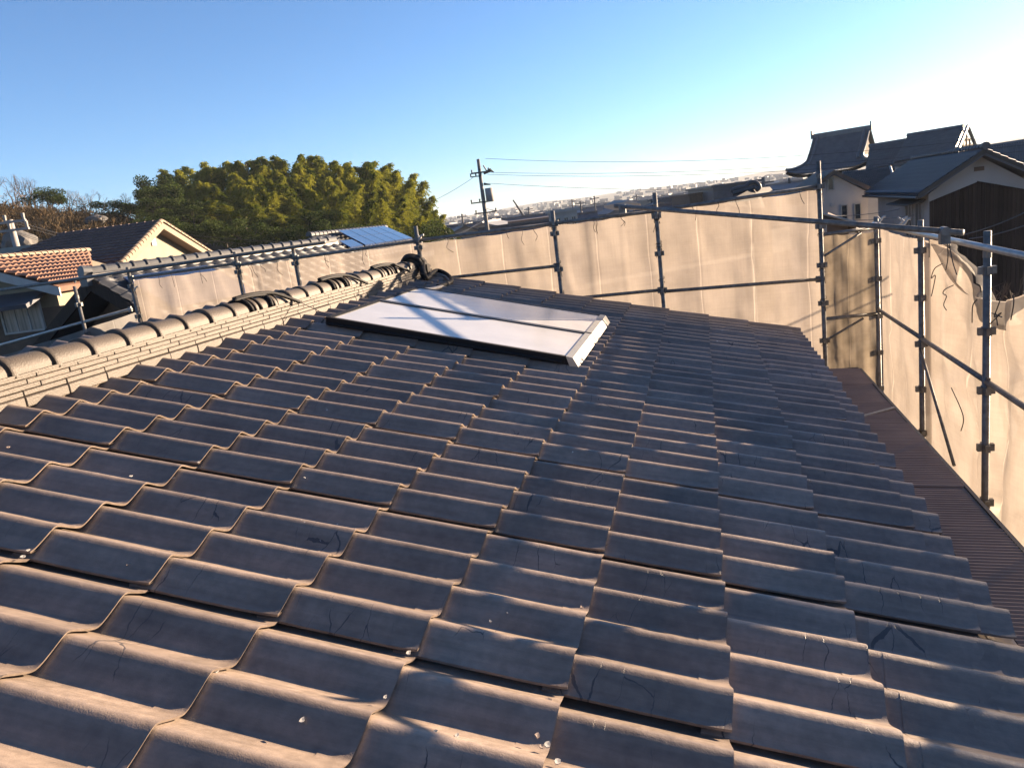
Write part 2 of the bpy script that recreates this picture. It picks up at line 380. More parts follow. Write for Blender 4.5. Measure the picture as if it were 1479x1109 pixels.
# gutter
P = []
for y in np.linspace(A0, A1+.02, 20):
    c = RP(y, BE+.035, -.13)
    P.append([c+Vector((.065*math.cos(t), 0, .065*math.sin(t))) for t in np.linspace(-PI, 0, 9)])
gu = MB().grid(P); gu.build('gutter', M_dbrown, house, smooth=True)

# roof tiles ---------------------------------------------------------------
LAP = .075; KT = .92          # KT: how sharp the rolls are
def tile_mesh(nw, seed, blen=CP, A=.056):
    Wd = nw*PW; nseg = 18
    ys = [i*PW/nseg for i in range(nw*nseg+1)]+[Wd+.018, Wd+.036]
    xs = [-(blen+LAP), -blen*.8, -blen*.55, -blen*.3, -blen*.17, -blen*.09, -blen*.04, 0]
    def z(x, y):
        t = min(y, Wd)/PW; c = .5-.5*math.asin(KT*math.cos(2*PI*t))/math.asin(KT)
        lift = .020*(1+x/(blen+LAP))
        e = max(0, 1+x/(blen*.26)); c2 = c+(1-c)**2*.13*e*e         # the valley fills towards the lower lip
        side = .024*max(0, 1-y/(Wd*.85))
        wob = .0016*smooth_noise(x*7+seed*9.1, y*7, seed*3.3)
        bead = .0008*math.exp(-((x+.006)/.010)**2)
        return -A+.008+A*c2+lift+side+wob+bead
    top = [[Vector((x, y, z(x, y))) for y in ys] for x in xs]
    T = .0085
    b = MB(); b.grid(top)
    # lower lip, near edge, far edge and underside rim
    lip = [[v for v in top[-1]], [v-Vector((.003, 0, T)) for v in top[-1]], [v-Vector((.09, 0, T)) for v in top[-1]]]
    b.grid(lip)
    near = [[r[0] for r in top], [r[0]-Vector((0, 0, T)) for r in top], [r[0]+Vector((0, .04, -T)) for r in top]]; b.grid(near)
    return b.mesh('roof_tile', MT, smooth=True)
def shade_edges(me, ang=R(45)):
    bm = bmesh.new(); bm.from_mesh(me); bmesh.ops.remove_doubles(bm, verts=bm.verts, dist=1e-6)
    bmesh.ops.recalc_face_normals(bm, faces=bm.faces)
    for e in bm.edges:
        if len(e.link_faces) == 2 and e.calc_face_angle(0) > ang: e.smooth = False
    bm.to_mesh(me); bm.free(); return me
TM = [shade_edges(tile_mesh(4, s)) for s in range(6)]
TM1 = shade_edges(tile_mesh(1, 9))
base_b = -.093*HC
def put_tile(me, a, bb, k):
    jr = Matrix.Rotation(R(random.uniform(-.22, .22)), 4, 'Y') @ Matrix.Rotation(R(random.uniform(-.12, .12)), 4, 'Z')
    p = RP(a+random.uniform(-.003, .003), bb+random.uniform(-.004, .004), random.uniform(-.003, .003))
    return link('roof_tile', me, roof, Matrix.Translation(p) @ Matrix.Rotation(SL, 4, 'Y') @ jr)
for k in range(-7, 4):
    bb = base_b+k*CP
    for j in range(-4, 9):
        put_tile(TM[random.randrange(6)] if j < 8 else TM1, 1.334*HC+j*W4, bb, k)
for j in range(-4, 9):   # the eave course shows only its lower strip
    put_tile(TM[random.randrange(6)] if j < 8 else TM1, 1.334*HC+j*W4, BE, 9)
# loose flakes of the tile skin
def flake(px, py, s, seed, m=None):
    random.seed(seed); c = ray(px, py); t = (-HC+.012)/float(np.dot(c, np.array(nrm))); c = Vector(c*t)
    n = 7; a0 = random.random()*6; rim = []; e = random.uniform(.45, .9)
    for i in range(n):
        a = a0+2*PI*i/n; r = s*random.uniform(.6, 1.1)
        rim.append(Vector((r*math.cos(a)*e, r*math.sin(a), .003+.14*s*max(0, math.cos(a-a0))*random.random())))
    b = MB(); vs = [Vector((0, 0, .002))]+rim
    b.add(vs, [(0, 1+i, 1+(i+1) % n) for i in range(n)])
    b.add([v-Vector((0, 0, .003)) for v in vs], [(0, 1+(i+1) % n, 1+i) for i in range(n)])
    n0 = len(vs); b.add(rim+[v-Vector((0, 0, .003)) for v in rim], [(i, (i+1) % n, n+(i+1) % n, n+i) for i in range(n)])
    return c, b
M_flake = mk('pale_flake', (.3, .29, .28), (.2, .19, .18), rough=.8, scale=40)
M_flake_b = mk('brown_flake', (.24, .19, .16), (.16, .12, .1), rough=.7, scale=40)
FL = [(791, 1015, .026), (783, 1024, .017), (798, 1026, .014), (776, 1062, .014), (790, 1075, .016), (660, 1062, .013), (379, 991, .012), (436, 1040, .013), (628, 1057, .012), (719, 1085, .013), (100, 1034, .009), (121, 1033, .009),
      (603, 790, .012), (468, 809, .012), (508, 821, .010), (186, 815, .013), (708, 897, .009), (733, 885, .008), (866, 808, .012), (571, 970, .012),
      (189, 688, .012), (12, 646, .012), (590, 943, .014), (556, 1007, .012), (840, 877, .012), (313, 969, .012), (805, 1100, .017), (782, 1078, .012), (40, 795, .012), (33, 804, .012), (118, 727, .009), (440, 690, .009), (287, 668, .01), (1100, 905, .007), (1223, 1047, .007)]
for i, (x, y, s) in enumerate([(a_, b_, c_*.8) for a_, b_, c_ in FL]):
    c, fb = flake(x, y, s, 100+i)
    link('paint_flake', fb.mesh('paint_flake', M_flake if i % 3 else M_flake_b), roof, Matrix.Translation(c) @ Matrix.Rotation(SL, 4, 'Y'))
random.seed(11)

# ridge ---------------------------------------------------------------------
RXC = -3.50; RY0, RY1 = 3.279-.277*14, 9.07
rb = MB(); rb.box((RXC, (RY0+RY1)/2, -.57), (.19, RY1-RY0, .20)); rb.box((RXC, (RY0+RY1)/2, -.655), (.25, RY1-RY0-.02, .11))
ridge = rb.build('ridge', M_mortar, house)
def bevbox(name, size, bev, mat):
    bm = bmesh.new(); bmesh.ops.create_cube(bm, size=1)
    for v in bm.verts: v.co = Vector((v.co.x*size[0], v.co.y*size[1], v.co.z*size[2]))
    bmesh.ops.bevel(bm, geom=bm.edges[:], offset=bev, segments=1, affect='EDGES'); me = bpy.data.meshes.new(name); bm.to_mesh(me); bm.free(); me.materials.append(mat); return me
CPL = .277
m_low = bevbox('ridge_base_tile', (.30, CPL-.005, .052), .004, M_ridge)
m_lay = [bevbox('ridge_course_tile', (.25-.012*i, CPL*1.0-.004, .0255), .003, M_ridge) for i in range(4)]
ny = int((RY1-RY0)/CPL)+1
for k in range(ny):
    y = RY0+CPL*(k+.5)
    if y > RY1-.05: break
    def R_(me, nm, x, yy, z, tilt=0):
        return link(nm, me, ridge, Matrix.Translation((x+random.uniform(-.002, .002), yy, z+random.uniform(-.0015, .0015))) @ Matrix.Rotation(R(random.uniform(-.4, .4)), 4, 'Z') @ Matrix.Rotation(R(tilt), 4, 'Y'))
    R_(m_low, 'ridge_base_tile', RXC, y, -.602)
    for i in range(4): R_(m_lay[i], 'ridge_course_tile', RXC, y+(.14 if i % 2 else .02)+(.05 if i == 2 else 0), -.5615+.0262*i)
# ridge caps: half round with a flared lip at the near end
def cap_mesh():
    b = MB(); n = 14
    prof = [(0, .104), (.006, .108), (.030, .108), (.036, .100), (.045, .091), (CPL*.6, .090), (CPL+.03, .086)]
    P = []
    for y, r in prof:
        P.append([Vector((r*1.06*math.cos(t), y, r*.92*math.sin(t))) for t in np.linspace(-.12, PI+.12, n)])
    b.grid(P)
    b.grid([[v for v in P[0]], [Vector((v.x*.82, v.y, v.z*.82)) for v in P[0]], [Vector((v.x*.8, v.y+.05, v.z*.8)) for v in P[0]]])
    # a narrow flat flange along the foot
    for sx in (-1, 1): b.box((sx*.100, CPL/2+.01, -.012), (.03, CPL-.012, .012))
    return shade_edges(b.mesh('ridge_cap', M_ridge, smooth=True), R(40))
CM = cap_mesh()
for k in range(ny):
    y = RY0+CPL*k
    if y+CPL > RY1+.06: break
    link('ridge_cap', CM, ridge, Matrix.Translation((RXC, y, -.462+random.uniform(-.002, .002))) @ Matrix.Rotation(R(random.uniform(-.6, .6)), 4, 'Z') @ Matrix.Rotation(R(.5), 4, 'X'))
# end ornament block closing the ridge at the far gable
eb = MB(); eb.tube([(RXC, RY1-.05, -.46), (RXC, RY1+.05, -.46)], .115, 16); eb.box((RXC, RY1, -.56), (.27, .09, .22)); eb.build('ridge_end_tile', M_ridge, ridge)

# guy wires wound round the ridge and running to the collector ----------------
COL = dict(y0=5.60, y1=7.68, b0=-2.765, b1=-.71, ht=.097)
def strap_arc(y, r=.101, t0=-.1, t1=PI*.95, dy=0):
    return [Vector((RXC+r*1.06*math.cos(t), y+dy*(t-t0), -.462+r*.95*math.sin(t)+.004)) for t in np.linspace(t0, t1, 12)]
TIES = [(5.17, 5.55, (455, 433), (463, 447), 'black sleeved tie wire around ridge caps, its wire reaching the collector corner'),
        (6.55, 7.0, (500, 412), (515, 419), 'black sleeved tie wire around ridge caps midway along the collector'),
        (7.75, 8.1, (566, 393), (580, 397), 'black sleeved tie wire around ridge caps near the ridge end')]
for y0, y1, pa, pb, lab in TIES:
    t = thing('tie_wire', (RXC, y0, -.36), lab, 'wire', 'tie wires around the ridge')
    for i, (yy, rr) in enumerate(((y0, .015), (y0+.13, .012), (y0+.27, .017), (y0+.36, .011))):
        MB().tube(strap_arc(yy, .100, -.05, PI*1.02, dy=random.uniform(-.03, .03)), rr, 8).build('loop', M_black, t, smooth=True)
    MB().tube(spline([(RXC-.03, y0-.02, -.352), (RXC+.02, y0+.12, -.342), (RXC+.05, y0+.3, -.352), (RXC+.085, y0+.42, -.38), (RXC+.16, y0+.62, -.48)], 4), .016, 8).build('sleeve', M_black, t, smooth=True)
    MB().tube(spline([(RXC+.03, y0-.1, -.358), (RXC+.045, y0+.1, -.352), (RXC+.055, y0+.3, -.366)], 4), .011, 6).build('sleeve', M_black, t, smooth=True)
    e = RP(max(COL['y0']+.02, y0+.9 if y0 > 6 else COL['y0']+.02), COL['b0']+.02, .10)
    MB().tube([(RXC+.16, y0+.62, -.48), e], .0028, 5).build('guy_wire', M_dkmetal, t)

# solar collector ---------------------------------------------------------------
cl = COL; col = thing('solar_collector', RP((cl['y0']+cl['y1'])/2, (cl['b0']+cl['b1'])/2, .01), 'white-covered solar water collector with two long panes lying on the tiles', 'solar collector')
def cbox(name, y0, y1, b0, b1, c0, c1, mat, par, bev=0):
    b = MB(); b.prism([RP(y0, b0, c0), RP(y0, b1, c0), RP(y1, b1, c0), RP(y1, b0, c0)], nrm*(c1-c0)); return b.build(name, mat, par)
ym = (cl['y0']+cl['y1'])/2
cbox('case', cl['y0'], cl['y1'], cl['b0'], cl['b1']-.03, .03, cl['ht']-.012, M_black, col)
for y0, y1 in ((cl['y0']+.035, ym-.03), (ym+.03, cl['y1']-.02)):
    p = cbox('pane', y0, y1, cl['b0']+.03, cl['b1']-.075, cl['ht']-.0115, cl['ht']-.004, M_pane, col)
cbox('mullion', ym-.032, ym+.032, cl['b0']+.01, cl['b1']-.08, cl['ht']-.0118, cl['ht']+.006, M_dkmetal, col)
cbox('edge_rail', cl['y0']-.004, cl['y0']+.033, cl['b0'], cl['b1']-.08, .045, cl['ht']+.003, M_black, col)
cbox('edge_rail', cl['y1']-.018, cl['y1']+.005, cl['b0'], cl['b1']-.08, .045, cl['ht']+.003, M_dkmetal, col)
cbox('top_rail', cl['y0'], cl['y1'], cl['b0']-.02, cl['b0']+.03, .04, cl['ht']+.002, M_black, col)
b = MB()
b.prism([RP(cl['y0']-.01, cl['b1']-.075, cl['ht']+.006), RP(cl['y0']-.01, cl['b1']-.02, cl['ht']+.004), RP(cl['y0']-.01, cl['b1']+.035, .035), RP(cl['y0']-.01, cl['b1']-.03, .02)], (0, cl['y1']-cl['y0']+.02, 0))
ec = b.build('end_cover', M_alu, col)
b = MB(); b.prism([RP(ym-.01, cl['b1']-.08, cl['ht']+.012), RP(ym-.01, cl['b1']-.02, cl['ht']+.009), RP(ym-.01, cl['b1']+.04, .035), RP(ym-.01, cl['b1']-.03, .02)], (0, .02, 0)); b.build('joint_strip', M_dkmetal, ec)
for y in (cl['y0']+.25, ym, cl['y1']-.25):
    for bb in (cl['b0']+.2, cl['b1']-.25): cbox('foot', y-.03, y+.03, bb-.05, bb+.05, -.03, .032, M_dkmetal, col)
MB().tube([RP(cl['y0']-.02, cl['b0']-.0, .05), RP(cl['y0']-.035, (cl['b0']+cl['b1'])/2, .06), RP(cl['y0']-.02, cl['b1']-.1, .055)], .012, 6).build('cable', M_black, col)
# pipes from the ridge end to the collector
hp = thing('insulated_pipe', (RXC+.2, 8.9, -.6), 'black lagged pipe pair draped over the far ridge end and looping to collector', 'pipe')
o_ = Vector((RXC, 8.86, -.462))
arc = [o_+Vector((.135*math.cos(t), .03*math.sin(3*t), .128*math.sin(t)+.01)) for t in np.linspace(PI*1.15, 0, 12)]
def onroof(px, py, c=.03):
    r = ray(px, py); t = (-HC+c)/float(np.dot(r, np.array(nrm))); return Vector(r*t)
MB().tube(spline(arc+[onroof(611, 396, .1), onroof(617, 404, .04)], 2), .038, 10).build('pipe', M_black, hp, smooth=True)
MB().tube([p+Vector((.01, -.075, -.004)) for p in arc], .026, 8).build('pipe', M_black, hp, smooth=True)
MB().tube(spline([onroof(617, 402, .05), onroof(630, 391, .07), onroof(645, 396, .06), onroof(652, 405, .045), onroof(645, 410, .04), onroof(632, 414, .04)], 6), .026, 10).build('pipe', M_black, hp, smooth=True)
M_lag = mk('grey_pipe_wrap', (.3, .28, .26), (.2, .19, .18), rough=.5)
MB().tube(spline([onroof(629, 394, .03), onroof(644, 400, .03), onroof(650, 408, .03), onroof(640, 413, .03), onroof(626, 417, .05), onroof(612, 418.5, .08)], 6), .021, 10).build('wrapped_pipe', M_lag, hp, smooth=True)

# lean-to of brown corrugated sheet below the eave -----------------------------
lean = thing('lean_to_roof', (1.2, 4, GZ), 'narrow brown corrugated lean-to roof along the eave', 'roof')
ZW = -1.95; XA, XB = .80, 1.425; YE = 8.13
def corr(y0, y1, dz):
    b = MB(); n = int((y1-y0)/.0045); P = [[], []]
    for i in range(n+1):
        y = y0+(y1-y0)*i/n; z = .0055*math.sin(2*PI*y/.034)
        for k, x in enumerate((XA, XB)): P[k].append((x, y, ZW+.03-.03*k+z+dz))
    return b.grid(P)
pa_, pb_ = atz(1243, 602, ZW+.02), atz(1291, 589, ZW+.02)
MB().tube([pa_, pb_], .011, 6).build('pale_strip', M_alu, lean)  # pale rod added to stand for a strip of light across the sheets
y = YE
while y > -1.5:
    corr(y-.655, y+.03, random.uniform(0, .005)+.007*(int(y*10) % 2)).build('sheet', M_brown, lean, smooth=True); y -= .655
b = MB(); b.box((XB+.012, (YE-1.6)/2, ZW-.03), (.022, YE+1.6, .085)); b.build('edge_trim', M_dbrown, lean)
b = MB(); b.box(((XA+XB)/2, YE+.038, ZW-.01), (XB-XA, .014, .05)); b.build('end_trim', M_dbrown, lean)
for yy in np.arange(-1.2, YE, .91):
    MB().box(((XA+XB)/2-.05, yy, ZW-.055), (XB-XA-.02, .04, .05)).build('rafter', M_dbrown, lean)
for yy in (-1.2, 1.8, 4.9, YE-.1): MB().box((XB-.06, yy, (GZ+ZW)/2-.05), (.07, .07, ZW-GZ-.1)).build('post', M_dbrown, lean)

# ------------------------------------------------------------------ scaffold
def post(x, y, top, label, group=None, zs=None):
    t = thing('scaffold_post', (x, y, GZ), label, 'scaffold post', group)
    MB().tube([(x, y, GZ), (x, y, top)], .0262, 12).build('tube', M_steel, t, smooth=True)
    z = top-.28
    while z > -3.6:
        b = MB()
        b.tube([(x, y, z-.03), (x, y, z+.03)], .031, 10)
        for k in range(4):
            a = k*PI/2; b.box((x+.043*math.cos(a), y+.043*math.sin(a), z), (.03, .036, .055), Matrix.Rotation(a, 3, 'Z'))
        b.build('coupler', M_steel, t)
        z -= .45
    if top < 2: MB().tube([(x, y, top-.19), (x, y, top-.14)], .029, 10).build('collar', M_steel, t)
    return t
def rail(p0, p1, label, group=None, mat=None, r=.0213, cl=True, name='scaffold_rail', cat='scaffold rail'):
    t = thing(name, Vector(p0), label, cat, group)
    p0, p1 = Vector(p0), Vector(p1)
    MB().tube([p0, p1], r, 12).build('tube', mat or M_steel, t, smooth=True)
    if cl:
        d = (p1-p0).normalized(); q = d.to_track_quat('X', 'Z').to_matrix()
        for p in (p0+d*.03, p1-d*.03): MB().box(p, (.06, .022, .075), q).build('wedge_end', M_steel, t)
    return t
YF = 9.57
FX = [-9.21, -8.20, -6.385, -5.474, -3.648, -1.813, -.546, 1.306]
G1 = 'scaffold posts beyond the gable end'
tops = [-.20, -.02, -.0, .02, .03, .0, .06, .17]
for x, tp in zip(FX[2:7], tops[2:7]): post(x, YF, tp, 'grey steel scaffold post in the row behind the ridge and gable end', G1)
post(FX[0], YF, tops[0], 'steel scaffold post standing clear in front of the dark gable', None)
post(FX[1], YF, tops[1], 'steel scaffold post where grey low net meets beige net')
post(FX[7], YF, tops[7], 'tall dark scaffold post at the inner corner of the bracketed bay')
XR = 1.96
RYs = [9.88, 7.955, 6.19, 4.36, 2.53]
rt = [atx(1266, 313, XR).z, atx(1328, 318, XR).z, atx(1421, 333, XR).z]
post(XR, RYs[0], rt[0], 'scaffold post at the outer corner behind the lean-to')
post(XR, RYs[1], rt[1], 'scaffold post beside the lean-to carrying the diagonal brace')
post(XR, RYs[2], rt[2], 'heavy scaffold post in front of the sagging net')
for y_ in RYs[3:]: post(XR, y_, rt[2], 'scaffold post further along the lean-to side', 'scaffold posts along the eave side')
# far rails
ZT = -.155
G2 = 'scaffold rails of the far row'
for i in range(1, 7):
    z0 = -.19 if i < 4 else -.16
    z1 = -.16 if i < 6 else -.11
    rail((FX[i], YF, z0 if i < 4 else ZT), (FX[i+1], YF, z1), 'grey steel rail along the top of the beige net', G2)
rail(aty(-60, 428, YF-.05), aty(470, 350, YF-.05), 'long grey scaffold tube crossing in front of neighbouring tiled ridges', None, M_steel, .0243, False)
zq = aty(806, 384, YF).z; rail((FX[4], YF, zq), (FX[5], YF, zq), 'short mid rail low behind the collector, ending at a post', None)
zq = aty(953, 419, YF).z; rail((FX[5], YF, zq), (FX[6], YF, zq), 'mid rail just above the far tile edge, left of a post', 'far mid rails')
rail(aty(953, 421.5, YF), aty(1186, 403, YF), 'mid rail across the widest net panel')
rail(aty(-60, 515, YF), aty(190, 446, YF), 'pale lower rail over the grey low net', None, M_steel_l)
# corner brackets between the two corner posts
c0, c1 = Vector((FX[7], YF, 0)), Vector((XR, RYs[0], 0))
def on_c(px, py, k): 
    p = c0.lerp(c1, k); r = ray(px, py); t = math.hypot(p.x, p.y)/math.hypot(r[0], r[1]); return Vector((p.x, p.y, r[2]*t))
G3 = 'corner brackets'
for (ya, yb, yc, yd, lab) in ((339, 329, 371, 336, 'upper bracket arm with diagonal strut between the corner posts'), (461, 453, 492, 460, 'lower bracket arm with diagonal strut between the corner posts')):
    t = thing('scaffold_bracket', on_c(1190, ya, .03), lab, 'bracket')
    MB().tube([on_c(1189, ya, 0), on_c(1267, yb, 1)], .021, 10).build('arm', M_steel, t, smooth=True)
    MB().tube([on_c(1190, yc, .02), on_c(1246, yd, .72)], .015, 8).build('strut', M_steel, t, smooth=True)
# eave-side rails
zt, zm = -.655, -1.64
Z1 = atx(1262, 327, XR).z
rail((XR-.03, RYs[0], -.62), (XR-.03, 3.0, -.655), 'pale scaffold tube along the top of eave-side posts, above sagging net', None, M_steel_l, .0243, False)
for i in range(0, 4):
    rail((XR, RYs[i], zm), (XR, RYs[i+1], zm), 'mid-height scaffold rail beside the lean-to', 'eave-side mid rails', M_steel)
tl, tr_ = Vector((-.99, 9.50, -.045)), atx(1391, 340, XR-.02)
tl = tl + (tl-tr_).normalized()*.05
lt = rail(tl, tr_+Vector((0, 0, .02)), 'long blue-grey scaffold tube laid diagonally across the corner above the net', None, M_steel, .0243, False, 'scaffold_tube', 'scaffold tube')
pc = tl.lerp(tr_, .965)
b = MB(); b.box(pc+Vector((0, 0, -.025)), (.07, .07, .11)); b.tube([pc+Vector((0, -.05, .02)), pc+Vector((0, .06, .02))], .036, 10); b.build('clamp', M_steel, lt)
pc = tl.lerp(tr_, .03); b = MB(); b.box(pc+Vector((0, .03, -.03)), (.08, .09, .1)); b.build('clamp', M_steel, lt)
rail((XR-.02, RYs[1]-.03, atx(1338, 508, XR).z), atx(1378, 672, XR-.06), 'thin diagonal brace dropping from eave-side post', None, M_steel, .014, False, 'scaffold_brace', 'brace')
# deck boards that the workers use, just visible below the net on the eave side
# ---- nets
def net(name, p0, p1, z0, z1, zb, label, group, mat, seed, amp=.018, nx=36, nz=34, seams=3, off=Vector((0, 0, 0)), topf=None, par=None):
    p0, p1 = Vector(p0), Vector(p1); d = (p1-p0); L_ = d.length; d.normalize(); nn = Vector((-d.y, d.x, 0))
    P = []
    for j in range(nz+1):
        v = j/nz; row = []
        for i in range(nx+1):
            u = i/nx
            zt_ = topf(p0.y+(p1.y-p0.y)*u) if topf else z0+(z1-z0)*u-.018*math.sin(PI*u)-.012*abs(math.sin(PI*u*4+seed))
            z = zt_+(zb-zt_)*v
            s1 = smooth_noise(u*L_*2.6+seed*3.1, z*.9, seed)*amp
            s2 = smooth_noise(u*L_*6+z*2.2+seed*7.7, z*2.2-u*L_*1.5, seed+4)*amp*.55
            f = math.sin(u*L_*9+seed+1.3*smooth_noise(u*3, z*1.1, seed))*amp*.45*(1-.6*v)
            corner = (math.exp(-u*5)*math.sin((v*9+u*14))+math.exp(-(1-u)*5)*math.sin(v*9-u*14))*amp*.5
            seam = sum(.010*math.exp(-((u-(k+1)/(seams+1))*L_/.012)**2) for k in range(seams))
            cq = smooth_noise(u*L_*1.4+z*.9+seed*5, z*.5-u*L_*.3, seed+9); cr_ = max(0, 1-abs(cq)*9)*amp*.5
            e = min(1, min(u, 1-u)*12)
            row.append(p0+d*(u*L_)+nn*((s1+s2+f+corner+cr_)*e+seam)+Vector((0, 0, z))+off)
        P.append(row)
    o = MB().grid(P).build(name, mat, par, smooth=True)
    if label: tag(o, label, 'safety net', group)
    return o, P
OY = Vector((0, .035, 0))
G4 = 'beige net panels of the far row'
for i in range(1, 7):
    zz = [-.215, -.21, -.20, -.185, -.185, -.175, -.145][i]
    zt1 = [-.2, -.2, -.19, -.18, -.18, -.15, -.14][i]
    lab = {1: 'beige safety net panel beside the grey low net, below the kawara ridge end', 2: 'narrow beige safety net panel between two close posts above the ridge',
           3: 'beige safety net panel below the blue solar array, ending above the ridge end', 4: 'beige safety net panel behind the collector pipes with one short mid rail',
           5: 'beige safety net panel between posts under the white bundled sheet', 6: 'widest beige safety net panel beside the tall corner post, lower rail across it'}[i]
    o, P = net('safety_net', (FX[i]+.02, YF, 0), (FX[i+1]-.02, YF, 0), zz, zt1, -3.4, lab, G4, M_net, i*1.7, amp=.03, seams=3 if i in (4, 6) else 2, off=OY)
    for xx, zz0 in ((FX[i]+.0, zz), (FX[i+1]-.0, zt1)):
        for kz in range(6):
            zc_ = zz0-.1-.42*kz+random.uniform(-.08, .08)
            MB().tube([Vector((xx+.034*math.cos(t_), YF+.034*math.sin(t_), zc_+.012*math.sin(t_*2)+.01*t_)) for t_ in np.linspace(0, 7.5, 14)]+[Vector((xx+random.uniform(-.06, .06), YF-.04, zc_-.05-random.random()*.08))], .004, 4).build('lashing_cord', M_cord, o)
    # hanging ends of the net's lashing cords
    for k in range(4):
        u = random.uniform(.12, .9); q = P[0][int(u*36)]
        ln = random.uniform(.06, .2)
        MB().tube(spline([q+Vector((0, -.05, .03)), q+Vector((.01, -.06, -.02)), q+Vector((random.uniform(-.03, .05), -.035, -ln*.6)), q+Vector((random.uniform(-.02, .07), -.03, -ln))], 3), .0035, 4).build('lashing_cord', M_cord, o)
o, P = net('safety_net', aty(-90, 530, YF).to_2d().to_3d(), (FX[1], YF, 0), aty(-90, 540, YF).z, aty(190, 450, YF).z, -3.2, 'grey low safety net in shade beneath pale rail', None, M_net_g, 31, off=OY, amp=.03)
o, P = net('safety_net', c0+Vector((.02, .02, 0)), c1, on_c(1190, 338, 0).z, on_c(1267, 330, 1).z-.03, -3.6, 'dirt-stained narrow safety net between the two corner posts', None, M_net_d, 41, off=OY, amp=.025, nx=20)
OX = Vector((.045, 0, 0))
o, P = net('safety_net', (XR, RYs[0], 0), (XR, RYs[1]-.15, 0), -.68, -.70, -3.8, 'creased beige safety net on the eave side, from outer corner to brace post', None, M_net, 51, off=OX, amp=.04)
ST = [(8.2, -.70), (7.75, -.715), (7.403, -.761), (7.058, -.868), (6.845, -.988), (6.627, -1.062), (6.248, -1.066), (5.915, -.988), (5.633, -.872), (5.35, -.86), (5.0, -1.12), (4.65, -1.22), (4.36, -.95), (4.1, -1.2), (3.7, -1.3), (3.3, -1.12), (3.0, -1.28), (2.5, -1.0)]
sy = [p[0] for p in ST][::-1]; sz = [p[1] for p in ST][::-1]
def sag(y): return float(np.interp(y, sy, sz))
sn, P = net('safety_net', (XR+.05, 8.05, 0), (XR+.05, 2.6, 0), 0, 0, -3.9, 'beige safety net slumped in a loose loop below the pale eave-side tube', None, M_net, 61, off=OX, amp=.075, nx=90, nz=46, seams=6, topf=sag)
# turned-over hem along the sagging edge
hem = []
for k in range(4):
    row = []
    for i, q in enumerate(P[0]):
        y = q.y; wdt = (.05+.16*math.exp(-((y-6.5)/.55)**2)+.05*smooth_noise(y*2, 0, 3))
        t = k/3
        row.append(q+Vector((.02+.10*math.sin(t*PI*.8)*(.4+wdt*3), .03*t*smooth_noise(y*3, 1, 1), .012*math.sin(t*PI)-wdt*t*.9)))
    hem.append(row)
MB().grid(hem).build('hem', M_net_g, sn, smooth=True)
# flap still tied up to the tube
fl_pts = [[atx(1338, 342, XR+.06), atx(1362, 352, XR+.08), atx(1388, 372, XR+.12)], [atx(1346, 356, XR+.03), atx(1368, 372, XR+.06), atx(1391, 384, XR+.14)],
          [atx(1356, 372, XR+.02), atx(1374, 392, XR+.10), atx(1388, 404, XR+.16)], [atx(1366, 396, XR+.04), atx(1380, 408, XR+.10), atx(1389, 420, XR+.12)], [atx(1382, 415, XR+.06), atx(1392, 424, XR+.09), atx(1404, 428, XR+.08)]]
fo = MB().grid(fl_pts).build('net_flap', M_net, sn, smooth=True); md = fo.modifiers.new('s', 'SUBSURF'); md.levels = 2; md.render_levels = 2
# cords hanging on the eave-side net
for k, pts in enumerate([[(1361, 381), (1350, 388), (1345, 402), (1351, 398), (1347, 420), (1345, 428)], [(1377, 412), (1365, 418), (1362, 424), (1367, 428), (1363, 440), (1367, 448)],
                         [(1371, 352), (1376, 378), (1382, 397)], [(1411, 433), (1405, 442), (1404, 466)], [(1445, 432), (1440, 446), (1436, 458), (1446, 452), (1430, 468)], [(1464, 426), (1464, 440), (1460, 462)],
                         [(1342, 345), (1342, 372)], [(1368, 345), (1369, 372), (1366, 390)], [(1432, 452), (1447, 458)], [(1438, 452), (1441, 470)], [(1374, 560), (1391, 600), (1388, 622)]]):
    t = MB().tube(spline([atx(px, py, XR+.0-.01*(i % 2)) for i, (px, py) in enumerate(pts)], 5), .0042, 5).build('net_cord', M_cord)
    tag(t, 'dark lashing cord dangling on the eave-side net', 'cord', 'cords on the eave-side net'); t.name = 'lashing_cord'
# white tarp scrap at the tube's far end, white ties on the rails
ps = [(872, 297), (886, 290), (908, 289), (925, 294), (926, 300), (905, 300), (884, 300)]
pp = [aty(x, y, YF+.10+.05*math.sin(i*2.1)) for i, (x, y) in enumerate(ps)]; cen = sum(pp, Vector())/len(pp)+Vector((0, -.06, .03))
b = MB(); b.add(pp+[cen]+[p+Vector((0, .02, -.03)) for p in pp], [(i, (i+1) % 7, 7) for i in range(7)]+[(i, (i+1) % 7, 8+(i+1) % 7, 8+i) for i in range(7)])
tag(b.build('tarp_scrap', M_white), 'crumpled white sheet bundled at the end of the diagonal tube', 'sheet')
for i, (px, py) in enumerate([(1272, 318), (1307, 322), (1303, 320), (607, 344), (110, 405), (196, 418)]):
    p = atx(px, py, XR-.03) if px > 1200 else aty(px, py, YF-.03)
    b = MB(); b.tube(spline([p+Vector((-.03, 0, -.03)), p+Vector((0, -.01, .0)), p+Vector((.02, 0, .03)), p+Vector((.05, 0, .035))], 3), [.012]*9+[.018], 6); b.tube(spline([p, p+Vector((-.02, 0, .03)), p+Vector((-.035, .01, .045))], 3), .009, 5)
    tag(b.build('cloth_tie', M_white, smooth=True), 'small white cloth tie knotted on scaffold tube', 'tie', 'white ties on the scaffold')

